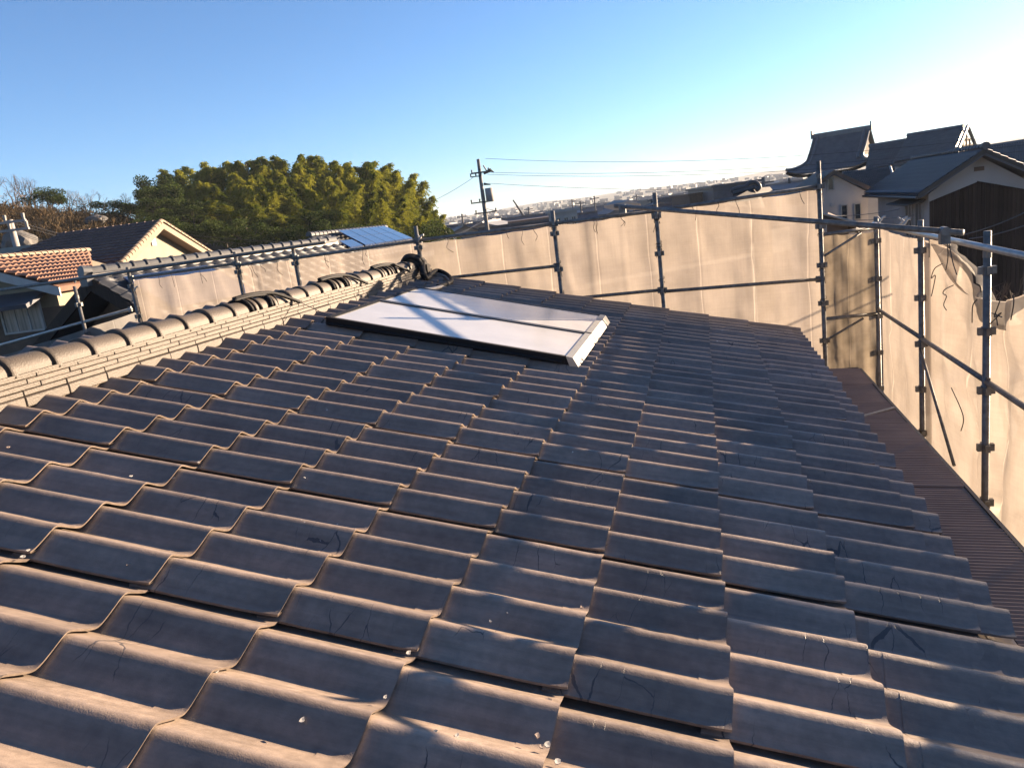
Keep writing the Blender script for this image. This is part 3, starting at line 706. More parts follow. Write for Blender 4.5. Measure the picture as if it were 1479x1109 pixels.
# ------------------------------------------------------------------ neighbouring buildings
def tile_slope(p00, p01, p10, p11, nc, nw, h=.03, step=.03, jag=0):
    """p00-p01 ridge (left, right), p10-p11 eave; stepped wavy courses as one mesh"""
    p00, p01, p10, p11 = map(Vector, (p00, p01, p10, p11)); n = ((p01-p00).cross(p10-p00)).normalized()
    if n.z < 0: n = -n
    b = MB(); K = 6; P = []
    for c in range(nc):
        for e in (0, 1):
            v = (c+e)/nc; row = []
            for k in range(nw*K+1):
                u = k/(nw*K); q = p00.lerp(p01, u).lerp(p10.lerp(p11, u), v)
                row.append(q+n*(h*(.5-.5*math.cos(2*PI*k/K))+(step if e else 0)))
            P.append(row)
    return b.grid(P)
def slab(b, quad, th, mi=0):
    quad = [Vector(q) for q in quad]; n = (quad[1]-quad[0]).cross(quad[3]-quad[0]).normalized()
    if n.z < 0: n = -n
    return b.prism(quad, -n*th, mi)
def window(par, c, wd, ht, nx, nz, normal, right, frame=M_white, glass=M_glass, fw=.05):
    c, normal, right = Vector(c), Vector(normal).normalized(), Vector(right).normalized(); up_ = Vector((0, 0, 1))
    b = MB(); rot = Matrix((right, normal, up_)).transposed()
    for s in (-1, 1):
        b.box(c+right*s*(wd/2)+normal*.02, (fw, .08, ht+fw), rot); b.box(c+up_*s*(ht/2)+normal*.02, (wd-fw, .08, fw), rot)
    for k in range(1, nx): b.box(c+right*(-wd/2+wd*k/nx)+normal*.02, (fw*.7, .05, ht-fw), rot)
    f = b.build('window', frame, par); MB().box(c+normal*.012, (wd-.01, .02, ht-.01), rot).build('pane', glass, f); return f
def caps(par, p0, p1, n, r, mat, name='ridge_cap', gap=.04):
    p0, p1 = Vector(p0), Vector(p1); d = (p1-p0)/n; L_ = d.length
    b = MB(); P = []
    for y, rr in ((0, r*1.18), (.05*L_, r*1.2), (.16*L_, r*1.18), (.17*L_, r), (L_*1.02, r*.96)):
        P.append([Vector((rr*math.cos(t), y, rr*math.sin(t))) for t in np.linspace(-.3, PI+.3, 9)])
    b.grid(P); b.add([P[0][k] for k in range(9)], [tuple(range(9))]); me = b.mesh(name, mat, smooth=False)
    q = d.to_track_quat('Y', 'Z').to_matrix().to_4x4()
    for k in range(n): link(name, me, par, Matrix.Translation(p0+d*k) @ q)

# A: dark kawara house right behind the far scaffold, gable towards us
Ra = at(127, 392, 12.6); hdir = (fwd*math.cos(R(34))+rgt*math.sin(R(34))); side = Vector((hdir.y, -hdir.x, 0))
zr = Ra.z-.12
def proj(p):
    c = M.T @ np.array(p); return c[0]/c[2]*F+CX, c[1]/c[2]*F+CY
La = 3.0
while proj(Ra+hdir*La)[0] < 482: La += .05
Ra.z = zr; Rb = Ra+hdir*La
drop = 1.75; hw = 4.0
hA = thing('neighbour_house', (Ra+hdir*5).to_2d().to_3d()+Vector((0, 0, GZ)), 'dark tiled house with white-plastered ridge right behind the far scaffold', 'house')
b = MB(); e1 = Ra+side*hw-Vector((0, 0, drop)); e0 = Ra-side*hw-Vector((0, 0, drop))
slab(b, [Ra, Rb, Rb+side*hw-Vector((0, 0, drop)), e1], .14); slab(b, [Ra, e0, Rb-side*hw-Vector((0, 0, drop)), Rb], .14)
rA = b.build('roof', M_kawara_b, hA)
ts = tile_slope(Ra+Vector((0, 0, .02)), Rb+Vector((0, 0, .02)), e1+Vector((0, 0, .02)), Rb+side*hw-Vector((0, 0, drop-.02)), 15, int(La/.27), .05, .03).build('roof_tiles', M_kawara, rA, smooth=True); tag(ts, kind='stuff')
b = MB(); i1, i0 = .55, hw-.45
b.prism([Ra+hdir*i1+side*i0-Vector((0, 0, drop+.1)), Ra+hdir*i1-Vector((0, 0, .2)), Ra+hdir*i1-side*i0-Vector((0, 0, drop+.1)), (Ra+hdir*i1-side*i0).to_2d().to_3d()+Vector((0, 0, GZ)), (Ra+hdir*i1+side*i0).to_2d().to_3d()+Vector((0, 0, GZ))], hdir*(La-1.1))
b.build('wall', M_wall_b, hA)
bar = MB(); bar.prism([Ra+Vector((0, 0, .03)), e0+Vector((0, 0, .03)), e0-Vector((0, 0, .2)), Ra-Vector((0, 0, .2))], hdir*-.03); bar.prism([Ra+Vector((0, 0, .03)), e1+Vector((0, 0, .03)), e1-Vector((0, 0, .2)), Ra-Vector((0, 0, .2))], hdir*-.03); bar.build('barge_board', M_board, hA)
pl = MB(); pl.prism([Ra+side*.12, Ra-side*.12, Ra-side*.11+Vector((0, 0, .075)), Ra+side*.11+Vector((0, 0, .075))], hdir*La); rp = pl.build('ridge_plaster', M_white, hA)
nz = MB(); nz.prism([Ra+side*.15+Vector((0, 0, .076)), Ra-side*.15+Vector((0, 0, .076)), Ra-side*.14+Vector((0, 0, .105)), Ra+side*.14+Vector((0, 0, .105))], hdir*La); nz.build('ridge_course', M_kawara, hA)
caps(hA, Ra+Vector((0, 0, .11)), Rb+Vector((0, 0, .11)), int(La/.25), .085, M_kawara)
b = MB(); b.tube([Ra-hdir*.12+Vector((0, 0, .12)), Ra+hdir*.02+Vector((0, 0, .10))], .11, 12); b.box(Ra-hdir*.05-Vector((0, 0, .04)), (.24, .12, .16), Matrix.Rotation(math.atan2(-hdir.x, hdir.y), 3, 'Z')); b.build('ridge_end_tile', M_kawara, hA)
def onA(s, t, c): return Ra+hdir*s+side*hw*t-Vector((0, 0, drop*t))+Vector((0, 0, c))
sp_ = MB(); sp_.prism([onA(.3, .12, .13), onA(1.9, .12, .13), onA(1.9, .42, .13), onA(.3, .42, .13)], (0, 0, .04)); pa = tag(sp_.build('solar_panel', M_solar), ''); setp(pa, hA); pa['label'] = 'blue solar panel'

# B: house with the blue solar array
Q = [at(488, 336, 21.5), at(556, 330.5, 24.5), at(600, 346.5, 22.5), at(528, 357, 19.5)]
hB = thing('solar_house', (Q[0]+Q[2])/2+Vector((0, 0, GZ-((Q[0]+Q[2])/2).z)), 'low house with a broad blue solar array on its roof', 'house')
u_, v_ = (Q[1]-Q[0]), (Q[3]-Q[0]); u_.z *= .3
cc = Q[0]
def onB(s, t, c): return cc+u_*s+v_*t+Vector((0, 0, c))
b = MB(); slab(b, [onB(-.45, -.15, -.12), onB(1.12, -.15, -.12), onB(1.12, 1.5, -.12), onB(-.45, 1.5, -.12)], .15); rB = b.build('roof', M_kawara, hB)
ts = tile_slope(onB(-.45, -.15, -.11), onB(1.12, -.15, -.11), onB(-.45, 1.5, -.11), onB(1.12, 1.5, -.11), 9, 20, .04, .03).build('roof_tiles', M_kawara, rB, smooth=True); tag(ts, kind='stuff')
b = MB(); b.prism([onB(-.35, 1.35, -.3), onB(1.0, 1.35, -.3), onB(1.0, -.5, -.3), onB(-.35, -.5, -.3)], (0, 0, GZ-cc.z+1.2)); b.build('wall', M_wall_c, hB)
caps(hB, onB(-.45, -.16, -.06), onB(1.12, -.16, -.06), 22, .08, M_kawara)
slab(MB(), [onB(0, 0, 0)]*4, .1)
b = MB(); slab(b, [onB(-.45, -.15, -.12), onB(1.12, -.15, -.12), onB(1.12, -1.3, -1.3), onB(-.45, -1.3, -1.3)], .12); b.build('rear_roof', M_kawara, hB)
for i in range(5):
    for j in range(2):
        s0, s1, t0, t1 = i/5+.006, (i+1)/5-.006, j/2+.008, (j+1)/2-.008
        b = MB(); b.prism([onB(s0, t0, .02), onB(s1, t0, .02), onB(s1, t1, .02), onB(s0, t1, .02)], (0, 0, .04))
        b.build('solar_panel', M_solar, hB)
b = MB(); b.prism([onB(-.26, .62, .02), onB(-.04, .62, .02), onB(-.04, 1.0, .02), onB(-.26, 1.0, .02)], (0, 0, .04)); b.build('solar_panel', M_solar, hB)

# C: red and brown tiled house, gable lit by the sun
gl, gr_, ap = at(172, 382, 24.2), at(309, 366, 31.6), at(232, 322, 27.4)
lat0, d0 = loc_cf(gl); lat0 = sum(loc_cf(p)[0] for p in (gl, gr_, ap))/3
dA, dB_, dM = loc_cf(gl)[1], loc_cf(gr_)[1], loc_cf(ap)[1]; zA = ap.z; zE = (gl.z+gr_.z)/2-.02
hC = thing('tiled_roof_house', cf(lat0-2, dM, GZ), 'cream house with brown tiled gable roof and lower terracotta wing', 'house')
ov = .45
def C_(l, d, z): return cf(lat0+l, d, z)
b = MB(); slab(b, [C_(0, dM, zA), C_(0, dA, zE), C_(-6.5, dA, zE), C_(-3.8, dM, zA)], .16)
slab(b, [C_(0, dM, zA), C_(-3.8, dM, zA), C_(-6.5, dB_, zE), C_(0, dB_, zE)], .16); slab(b, [C_(-3.8, dM, zA), C_(-6.5, dA, zE), C_(-6.5, dB_, zE)]+[C_(-3.8, dM, zA+.001)], .1) if False else None
rC = b.build('roof', M_browntile, hC)
ts = tile_slope(C_(-3.8, dM, zA+.02), C_(0, dM, zA+.02), C_(-6.4, dA, zE+.02), C_(0, dA, zE+.02), 13, 22, .03, .045).build('roof_tiles', M_browntile, rC, smooth=False); tag(ts, kind='stuff')
b = MB(); b.add([C_(-3.8, dM, zA), C_(-6.5, dA, zE), C_(-6.5, dB_, zE)], [(0, 1, 2)]); b.build('hip_slope', M_browntile, hC)
b = MB()
b.prism([C_(-ov, dA+.5, zE+.02), C_(-ov, dM, zA-.17), C_(-ov, dB_-.5, zE+.02), C_(-ov, dB_-.5, GZ), C_(-ov, dA+.5, GZ)], rgt*-5.6); b.build('wall', M_wall_c, hC)
b = MB()
for dd in (dA, dB_): b.prism([C_(.03, dM, zA+.0), C_(.03, dd, zE+.0), C_(.03, dd, zE-.22), C_(.03, dM, zA-.22)], rgt*-.06)
b.build('barge_board', M_tan, hC)
for dd, nn_ in ((dA, 15), (dB_, 15)): caps(hC, C_(-.0, dd, zE+.04), C_(-.0, dM, zA+.06), nn_, .09, M_tan, 'verge_tile')
caps(hC, C_(0, dM, zA+.03), C_(-3.8, dM, zA+.03), 13, .08, M_browntile)
b = MB(); b.box(C_(-ov+.02, dM-.05, zA-.62), (.05, .34, .3), Matrix.Rotation(TH, 3, 'Z')); b.build('gable_vent', M_white, hC)
# the wing
wl, wz_, we = loc_cf(at(0, 374, 20))[0], at(0, 374, 20).z, at(85, 414, 18.7)
el, ez = loc_cf(we)[0], we.z
w0, w1 = loc_cf(we)[1]+.0, dA+.15; w2 = w1-4.2*(el-wl)/2.3
b = MB(); slab(b, [cf(wl, w0, wz_), cf(el, w0, ez), cf(el, w2, ez), cf(wl, w1, wz_)], .14); slab(b, [cf(wl, w0, wz_), cf(wl, w1, wz_), cf(2*wl-el, w1, ez), cf(2*wl-el, w0, ez)], .14)
rw = b.build('wing_roof', M_redtile, hC)
ts = tile_slope(cf(wl, w0, wz_+.02), cf(wl, w1, wz_+.02), cf(el, w0, ez+.02), cf(el, w2, ez+.02), 9, 18, .05, .05).build('roof_tiles', M_redtile, rw, smooth=False); tag(ts, kind='stuff')
caps(hC, cf(wl, w0, wz_+.04), cf(wl, w1, wz_+.04), 20, .085, M_tan)
b = MB()
for ll in (el, 2*wl-el): b.prism([cf(wl, w0-.02, wz_-.02), cf(ll, w0-.02, ez-.02), cf(ll, w0-.02, ez-.24), cf(wl, w0-.02, wz_-.24)], fwd*.05)
b.build('barge_board', M_white, hC)
b = MB(); b.prism([cf(el-.4, w0+.5, ez-.1), cf(wl, w0+.5, wz_-.2), cf(2*wl-el+.4, w0+.5, ez-.1), cf(2*wl-el+.4, w0+.5, GZ), cf(el-.4, w0+.5, GZ)], fwd*5); b.build('wing_wall', M_wall_c, hC)
b = MB(); zc = at(30, 432, w0).z; slab(b, [cf(el-.6, w0+.45, zc+.15), cf(el-.6, w0-.5, zc-.12), cf(wl-3, w0-.5, zc-.12), cf(wl-3, w0+.45, zc+.15)], .1); b.build('awning', M_kawara_b, hC)
b = MB(); b.box(cf((el+wl)/2-1, w0+.46, zc-1.6), (5.2, .05, 2.6), Matrix.Rotation(TH, 3, 'Z')); b.build('wall_cladding', M_wall_b, hC)
window(hC, cf(loc_cf(at(16, 458, w0))[0], w0+.42, at(16, 458, w0).z), 1.0, .85, 3, 1, -fwd, rgt, glass=mk('curtained_glass', (.35, .33, .3), (.1, .1, .1), rough=.2, scale=4, stretch=(6, 6, .2)))

# D: right-hand houses, lined up with our own roof (ridges along Y)
apx = at(1414, 217, 24); yD = apx.y; xD = apx.x; zD = apx.z
ev = aty(1319, 281, yD); hwD = xD-ev.x; zeD = ev.z
hD = thing('board_clad_house', (xD, yD+5, GZ), 'tiled house with white plaster gable above dark vertical boards', 'house')
LD = 8.0; b = MB(); OVD = .55
slab(b, [(xD, yD-OVD, zD), (ev.x, yD-OVD, zeD), (ev.x, yD+LD, zeD), (xD, yD+LD, zD)], .15); slab(b, [(xD, yD-OVD, zD), (xD, yD+LD, zD), (2*xD-ev.x, yD+LD, zeD), (2*xD-ev.x, yD-OVD, zeD)], .15)
rD = b.build('roof', M_kawara_b, hD)
for sgn in (-1, 1):
    ts = tile_slope((xD, yD-OVD, zD+.02), (xD, yD+LD, zD+.02), (xD+sgn*hwD, yD-OVD, zeD+.02), (xD+sgn*hwD, yD+LD, zeD+.02), 9, 30, .035, .03).build('roof_tiles', M_kawara, rD, smooth=True); tag(ts, kind='stuff')
caps(hD, (xD, yD-OVD, zD+.08), (xD, yD+LD, zD+.08), 28, .09, M_kawara)
b = MB(); b.tube([(xD, yD-OVD-.1, zD+.1), (xD, yD-OVD+.05, zD+.1)], .12, 12); b.build('ridge_end_tile', M_kawara, hD)
b = MB(); wi = hwD-.45
b.prism([(xD-wi, yD, zeD-.05), (xD, yD, zD-.17), (xD+wi, yD, zeD-.05), (xD+wi, yD, GZ), (xD-wi, yD, GZ)], (0, LD-.5, 0)); b.build('wall', M_wall_w, hD)
b = MB()
for s in (-1, 1): b.prism([(xD, yD-OVD-.02, zD+.02), (xD+s*hwD, yD-OVD-.02, zeD+.02), (xD+s*hwD, yD-OVD-.02, zeD-.12), (xD, yD-OVD-.02, zD-.12)], (0, .03, 0))
b.build('barge_board', M_dbrown, hD)
vb = aty(1414, 244, yD); b = MB(); b.box((vb.x, yD-.015, vb.z), (.28, .04, .13)); b.build('gable_vent', M_wall_b, hD)
# boards: each one a part
bw = .125; x = xD-wi+.02; nb = int((2*wi-.04)/bw); zapx = aty(1414, 262, yD).z; zlow = aty(1345, 287, yD).z
bdm = {}
for k in range(nb):
    xc = x+(k+.5)*bw; zt_ = zapx-(abs(xc-xD)/wi)*(zapx-zlow+.1)
    sg = (1 if xc < xD else -1)*(zapx-zlow+.1)/wi*bw/2; hb = (bw-.008)/2
    me = MB().prism([(-hb, 0, -5.9), (hb, 0, -5.9), (hb, 0, sg), (-hb, 0, -sg)], (0, .022, 0)).mesh('board', M_board)
    link('board', me, hD, Matrix.Translation((xc, yD-.024-random.uniform(0, .006), zt_)))
# side wall openings below the left eave
xs_ = xD-wi
for (y0, y1, mt) in ((yD+.6, yD+1.5, M_glass), (yD+1.9, yD+2.8, M_wall_b)):
    window(hD, (xs_, (y0+y1)/2, zeD-.95), y1-y0, 1.2, 2, 1, (-1, 0, 0), (0, -1, 0), frame=M_alu)
b = MB(); slab(b, [(xs_, yD+.3, zeD-.2), (xs_-.6, yD+.3, zeD-.34), (xs_-.6, yD+3.2, zeD-.34), (xs_, yD+3.2, zeD-.2)], .04); b.build('window_hood', M_dbrown, hD)
b = MB(); b.tube([(ev.x-.03, yD-OVD, zeD-.1), (ev.x-.03, yD+LD, zeD-.1)], .05, 8); b.build('gutter', M_dbrown, hD)
# shed roof in front (low, behind the net)
# E: beige house, gable to us
apE = at(1203, 247, 33); yE = apE.y; reE = aty(1266, 276, yE); hwE = reE.x-apE.x
hE = thing('beige_house', (apE.x, yE+4, GZ), 'beige gabled house with two narrow windows and a round vent', 'house')
LE = 5.2; b = MB(); OVE = .35
for s in (-1, 1): slab(b, [(apE.x, yE-OVE, apE.z), (apE.x+s*hwE, yE-OVE, reE.z), (apE.x+s*hwE, yE+LE, reE.z), (apE.x, yE+LE, apE.z)], .14)
rE = b.build('roof', M_kawara_b, hE)
ts = tile_slope((apE.x, yE-OVE, apE.z+.02), (apE.x, yE+LE, apE.z+.02), (apE.x-hwE, yE-OVE, reE.z+.02), (apE.x-hwE, yE+LE, reE.z+.02), 9, 20, .04, .03).build('roof_tiles', M_kawara, rE, smooth=True); tag(ts, kind='stuff')
b = MB(); b.prism([(apE.x-hwE+.35, yE, reE.z), (apE.x, yE, apE.z-.16), (apE.x+hwE-.35, yE, reE.z), (apE.x+hwE-.35, yE, GZ), (apE.x-hwE+.35, yE, GZ)], (0, LE-.3, 0)); b.build('wall', M_wall_g, hE)
b = MB()
for s in (-1, 1): b.prism([(apE.x, yE-OVE-.02, apE.z+.03), (apE.x+s*hwE, yE-OVE-.02, reE.z+.03), (apE.x+s*hwE, yE-OVE-.02, reE.z-.13), (apE.x, yE-OVE-.02, apE.z-.13)], (0, .03, 0))
b.build('barge_board', M_wall_b, hE)
for (x0, y0, x1, y1) in ((1195, 258, 1204, 274), (1215, 297, 1224, 316), (1234, 295, 1243, 316)):
    a_, c_ = aty(x0, y0, yE), aty(x1, y1, yE); window(hE, ((a_.x+c_.x)/2, yE-.01, (a_.z+c_.z)/2), abs(c_.x-a_.x), abs(a_.z-c_.z), 1, 1, (0, -1, 0), (1, 0, 0), frame=M_alu, fw=.04)
vp = aty(1202.5, 296, yE); b = MB(); b.tube([(vp.x, yE-.06, vp.z), (vp.x, yE, vp.z)], .09, 12); b.build('round_vent', M_white, hE)
# rear wing with patterned kawara
p0, p1 = at(1216, 250, 38), at(1284, 243.5, 38); zr_ = (p0.z+p1.z)/2; e0, e1 = at(1228, 278, 35.5), at(1292, 268, 35.5)
hE2 = thing('kawara_house', (p0+p1)/2+Vector((0, 0, GZ-zr_)), 'low dark-tiled roof with white verge between beige house and board-clad house', 'house')
b = MB(); slab(b, [p0, p1, e1, e0], .15); r2 = b.build('roof', M_kawara_b, hE2)
ts = tile_slope(p0+Vector((0, 0, .03)), p1+Vector((0, 0, .03)), e0+Vector((0, 0, .03)), e1+Vector((0, 0, .03)), 9, 26, .06, .05).build('roof_tiles', M_kawara, r2, smooth=True); tag(ts, kind='stuff')
b = MB(); b.tube([p1+Vector((.05, 0, .08)), e1+Vector((.05, 0, .08))], .06, 6); b.build('verge', M_white, hE2)
b = MB(); b.prism([p0-Vector((0, 0, .2)), p1-Vector((.2, 0, .2)), p1-Vector((.2, 0, 0))+Vector((0, 0, GZ-p1.z)), p0+Vector((0, 0, GZ-p0.z))], (0, 3, 0)); b.prism([e0+Vector((.2, .3, -.25)), e1+Vector((-.2, .3, -.25)), e1+Vector((-.2, .3, GZ-e1.z)), e0+Vector((.2, .3, GZ-e0.z))], (0, 2.3, 0)); b.build('wall', M_wall_w, hE2)
# low roof in front of the beige house, seen between the corner posts
p0, p1 = at(1188, 309, 15), at(1236, 321, 15); 
hE3 = thing('shed', Vector((p0.x, p0.y+1, GZ)), 'low dark shed roof with pale edge behind the corner posts', 'shed')
b = MB(); b.prism([p0, p1, p1+Vector((.6, 3, -.35)), p0+Vector((.6, 3, -.35))], (0, 0, -.1)); b.build('roof', M_deck, hE3)
b = MB(); b.tube([p0, p1], .025, 6); b.build('edge', M_alu, hE3)
b = MB(); b.prism([p0+Vector((.1, .2, -.1)), p1+Vector((-.1, .2, -.1)), p1+Vector((-.1, .2, GZ-p1.z)), p0+Vector((.1, .2, GZ-p0.z))], (.4, 2.5, 0)); b.build('wall', M_wall_b, hE3)

# F: temple with curved hip-and-gable roof
def FC(lat, dep, z): return lat, dep, z
dT = 78.0
tl_, trr = at(1176, 199.5, 81.5), at(1256, 187, 78)
rc = (tl_+trr)/2; zT = rc.z; halfR = (trr-tl_).length/2; ax = (trr-tl_); ax.z = 0; ax.normalize(); bk = Vector((-ax.y, ax.x, 0))
eL = at(1126, 256, 77.5); zEv = eL.z+.0; ext = (rc-eL).dot(ax)-halfR; D = 5.6
hT = thing('temple_hall', Vector((rc.x, rc.y, GZ)), 'temple hall with sweeping dark tiled hip-and-gable roof', 'temple')
def tsurf(u, t, s):           # u -1..1 along, t 0 ridge..1 eave, s=-1 front, 1 back
    t0 = .5; hl = halfR+(max(0, t-t0)/(1-t0))**1.25*ext
    z = zEv+(zT-zEv)*(1-t)**1.75+.55*abs(u)**5*max(0, t-.5)*2
    return rc+ax*(u*hl)+bk*(s*D*t)+Vector((0, 0, z-zT))
for s in (-1, 1):
    n_ = 46; P = []
    for i in range(29):
        t = i/28
        P.append([tsurf(-1+2*k/(n_*4), t, s)+Vector((0, 0, .10*(.5+.5*math.cos(2*PI*k/4)))) for k in range(n_*4+1)])
    o = MB().grid(P).build('roof', M_temple, hT, smooth=True)
for s in (-1, 1):              # hip skirts at both ends
    P = []
    for i in range(13):
        t = .5+.5*i/12; a_, c_ = tsurf(s, t, -1), tsurf(s, t, 1)
        P.append([a_.lerp(c_, k/60)+Vector((0, 0, .07*(.5+.5*math.cos(PI*k))-.55*(1-abs(2*k/60-1)**5)*max(0, t-.5)*2)) for k in range(61)])
    MB().grid(P).build('hip_roof', M_temple, hT, smooth=True)
    b = MB(); i_ = s*.93; top = tsurf(i_, 0, -1); b.prism([tsurf(i_, .52, -1)-Vector((0, 0, .1)), tsurf(i_, .25, -1)-Vector((0, 0, .12)), top-Vector((0, 0, .2)), tsurf(i_, .25, 1)-Vector((0, 0, .12)), tsurf(i_, .52, 1)-Vector((0, 0, .1))], ax*(-s*.2)); b.build('gable_panel', M_board, hT)
b = MB(); b.box(rc+Vector((0, 0, .15)), ((halfR+.15)*2, .35, .5), Matrix.Rotation(math.atan2(ax.y, ax.x), 3, 'Z')); b.build('ridge', M_temple, hT)
for s in (-1, 1):
    for sd in (-1, 1):
        MB().tube([tsurf(s*.84, t, sd)+Vector((0, 0, .15)) for t in np.linspace(.02, .62, 12)], .17, 6).build('descending_ridge', M_temple, hT)
        MB().tube([tsurf(s, t, sd)+Vector((0, 0, .12)) for t in np.linspace(0, .5, 10)], .12, 6).build('verge_ridge', M_temple, hT)
        MB().tube([tsurf(s*1.0, t, sd)+Vector((0, 0, .12)) for t in np.linspace(.5, .99, 12)], .16, 6).build('corner_ridge', M_temple, hT)
    MB().box(rc+ax*(s*(halfR+.2))+Vector((0, 0, .35)), (.18, .5, .85), Matrix.Rotation(math.atan2(ax.y, ax.x), 3, 'Z')).build('ridge_end_tile', M_temple, hT)
b = MB(); b.box(Vector((rc.x, rc.y, (GZ+zEv-.3)/2)), ((halfR+ext)*2-3.4, 2*D-3, zEv-.3-GZ), Matrix.Rotation(math.atan2(ax.y, ax.x), 3, 'Z')); b.build('wall', M_wall_b, hT)
b = MB(); P = [tsurf(u, .985, -1)-Vector((0, 0, .22)) for u in np.linspace(-1, 1, 20)]; b.tube(P, .16, 6); b.build('eave_beam', M_board, hT)
MB().tube([eL+Vector((.9, 0, -.2)), eL+Vector((.9, 0, -.75))], [.08, .16], 8).build('wind_bell', M_dkmetal, hT)
# G: long hall joined to it
def hall(name, label, pr0, pr1, d0, d1, pe0, pe1, de0, de1, mat, gable=None, hgt=.5):
    a_, c_, e_, f_ = at(*pr0, d0), at(*pr1, d1), at(*pe0, de0), at(*pe1, de1)
    t = thing(name, Vector(((a_.x+c_.x)/2, (a_.y+c_.y)/2, GZ)), label, 'temple building')
    b = MB(); slab(b, [a_, c_, f_, e_], .3); r_ = b.build('roof', mat, t)
    ts = tile_slope(a_+Vector((0, 0, .04)), c_+Vector((0, 0, .04)), e_+Vector((0, 0, .04)), f_+Vector((0, 0, .04)), 10, 34, .1, .05).build('roof_tiles', mat, r_, smooth=True); tag(ts, kind='stuff')
    MB().tube([a_+Vector((0, 0, .12)), c_+Vector((0, 0, .12))], .2, 6).build('ridge', mat, t)
    dv = (e_-a_); dv.z = 0; dv.normalize()
    b = MB(); b.prism([a_-dv*3+Vector((0, 0, -2)), a_-Vector((0, 0, .3)), e_-dv*.6-Vector((0, 0, .35)), (e_-dv*.6).to_2d().to_3d()+Vector((0, 0, GZ)), (a_-dv*3).to_2d().to_3d()+Vector((0, 0, GZ))], (c_-a_).to_2d().to_3d()*.97); b.build('wall', M_wall_b if gable is None else gable, t)
    b = MB(); g0, g1 = a_-dv*(e_-a_).to_2d().length, c_-dv*(f_-c_).to_2d().length; g0.z = e_.z; g1.z = f_.z; slab(b, [a_, g0, g1, c_], .3); b.build('rear_roof', mat, t)
    return t, a_, c_, e_, f_
hall('temple_corridor', 'long dark tiled roof joining the temple hall to the white-gabled hall', (1256, 213), (1318, 203), 74, 70, (1250, 246), (1350, 231), 68, 63, M_temple)
t, a_, c_, e_, f_ = hall('temple_hall', 'tall dark tiled hall with latticed white gable end', (1311, 198), (1392, 185), 66, 62, (1290, 236), (1376, 222), 62, 57.5, M_temple, M_wall_w)
# white gable with dark lattice
dv = (c_-a_); dv.z = 0; dv.normalize(); gq = at(1406, 217, 64.5); 
b = MB(); b.prism([f_+dv*.05-Vector((0, 0, .15)), c_+dv*.05-Vector((0, 0, .35)), gq+dv*.05-Vector((0, 0, .15))], dv*.1); gb = b.build('gable', M_wall_w, t)
b = MB()
for k in range(1, 6):
    pb = f_.lerp(gq, k/6)+dv*.2; zt_ = f_.z+(c_.z-f_.z)*(1-abs(k/6-.5)*2); b.tube([Vector((pb.x, pb.y, f_.z)), Vector((pb.x, pb.y, zt_-.3))], .06, 4)
for k in (.25, .5): b.tube([f_.lerp(c_, k)+dv*.2, gq.lerp(c_, k)+dv*.2], .06, 4)
b.build('lattice', M_board, t)
b = MB(); b.tube([f_+dv*.3, c_+dv*.3+Vector((0, 0, .1)), gq+dv*.3], .14, 6); b.build('barge_board', M_temple, t)
hall('temple_corridor', 'dark roof running on behind the board-clad house', (1405, 218), (1530, 199), 60, 57, (1400, 246), (1530, 228), 55, 52, M_temple)

# H: other middle-distance buildings
def block(name, label, cat, x0, y0, x1, y1, d, depth, mat, roof=None, win=0):
    a_, c_ = at(x0, y0, d), at(x1, y1, d); ztop = a_.z; ctr = (a_+c_)/2; w_ = (c_-a_).dot(rgt)
    t = thing(name, Vector((ctr.x, ctr.y, GZ)), label, cat, rotz=0)
    rot = Matrix.Rotation(TH, 3, 'Z')
    c0_ = Vector((ctr.x, ctr.y, 0))+fwd*depth/2
    MB().box(c0_+Vector((0, 0, (GZ+ztop)/2)), (w_, depth, ztop-GZ), rot).build('wall', mat, t)
    MB().box(c0_+Vector((0, 0, ztop+.12)), (w_+.5, depth+.5, .25), rot).build('roof', roof or mat, t)
    for k in range(win):
        window(t, Vector((ctr.x, ctr.y, ztop-.9))+rgt*(-w_/2+w_*(k+.5)/win)-fwd*.01, w_/win*.55, .9, 2, 1, -fwd, rgt, frame=M_alu, fw=.08)
    return t, ztop
block('flat_roofed_building', 'long flat dark building below the temple eave', 'building', 1030, 271, 1096, 262, 85, 12, M_kawara_b)
block('flat_roofed_building', 'low dark flat building beside the larger dark block', 'building', 996, 283, 1034, 278, 90, 10, M_wall_b)
t, z_ = block('pale_building', 'pale building with balconies and small windows behind the net top', 'building', 800, 308, 833, 304, 62, 9, M_wall_w, win=3)
block('brown_roofed_building', 'wide building with reddish brown roof near the crane', 'building', 736, 323, 802, 314, 105, 14, M_browntile, win=4)
block('apartment_building', 'long low dark building with white lettering-like strips on its front', 'building', 940, 290, 1000, 282, 120, 10, M_kawara_b)
bsg = at(957, 292, 119); b = MB()
for k in range(7): b.box(bsg+rgt*(k*.42)+Vector((0, 0, .055*k*0)), (.26, .05, .35), Matrix.Rotation(TH, 3, 'Z'))
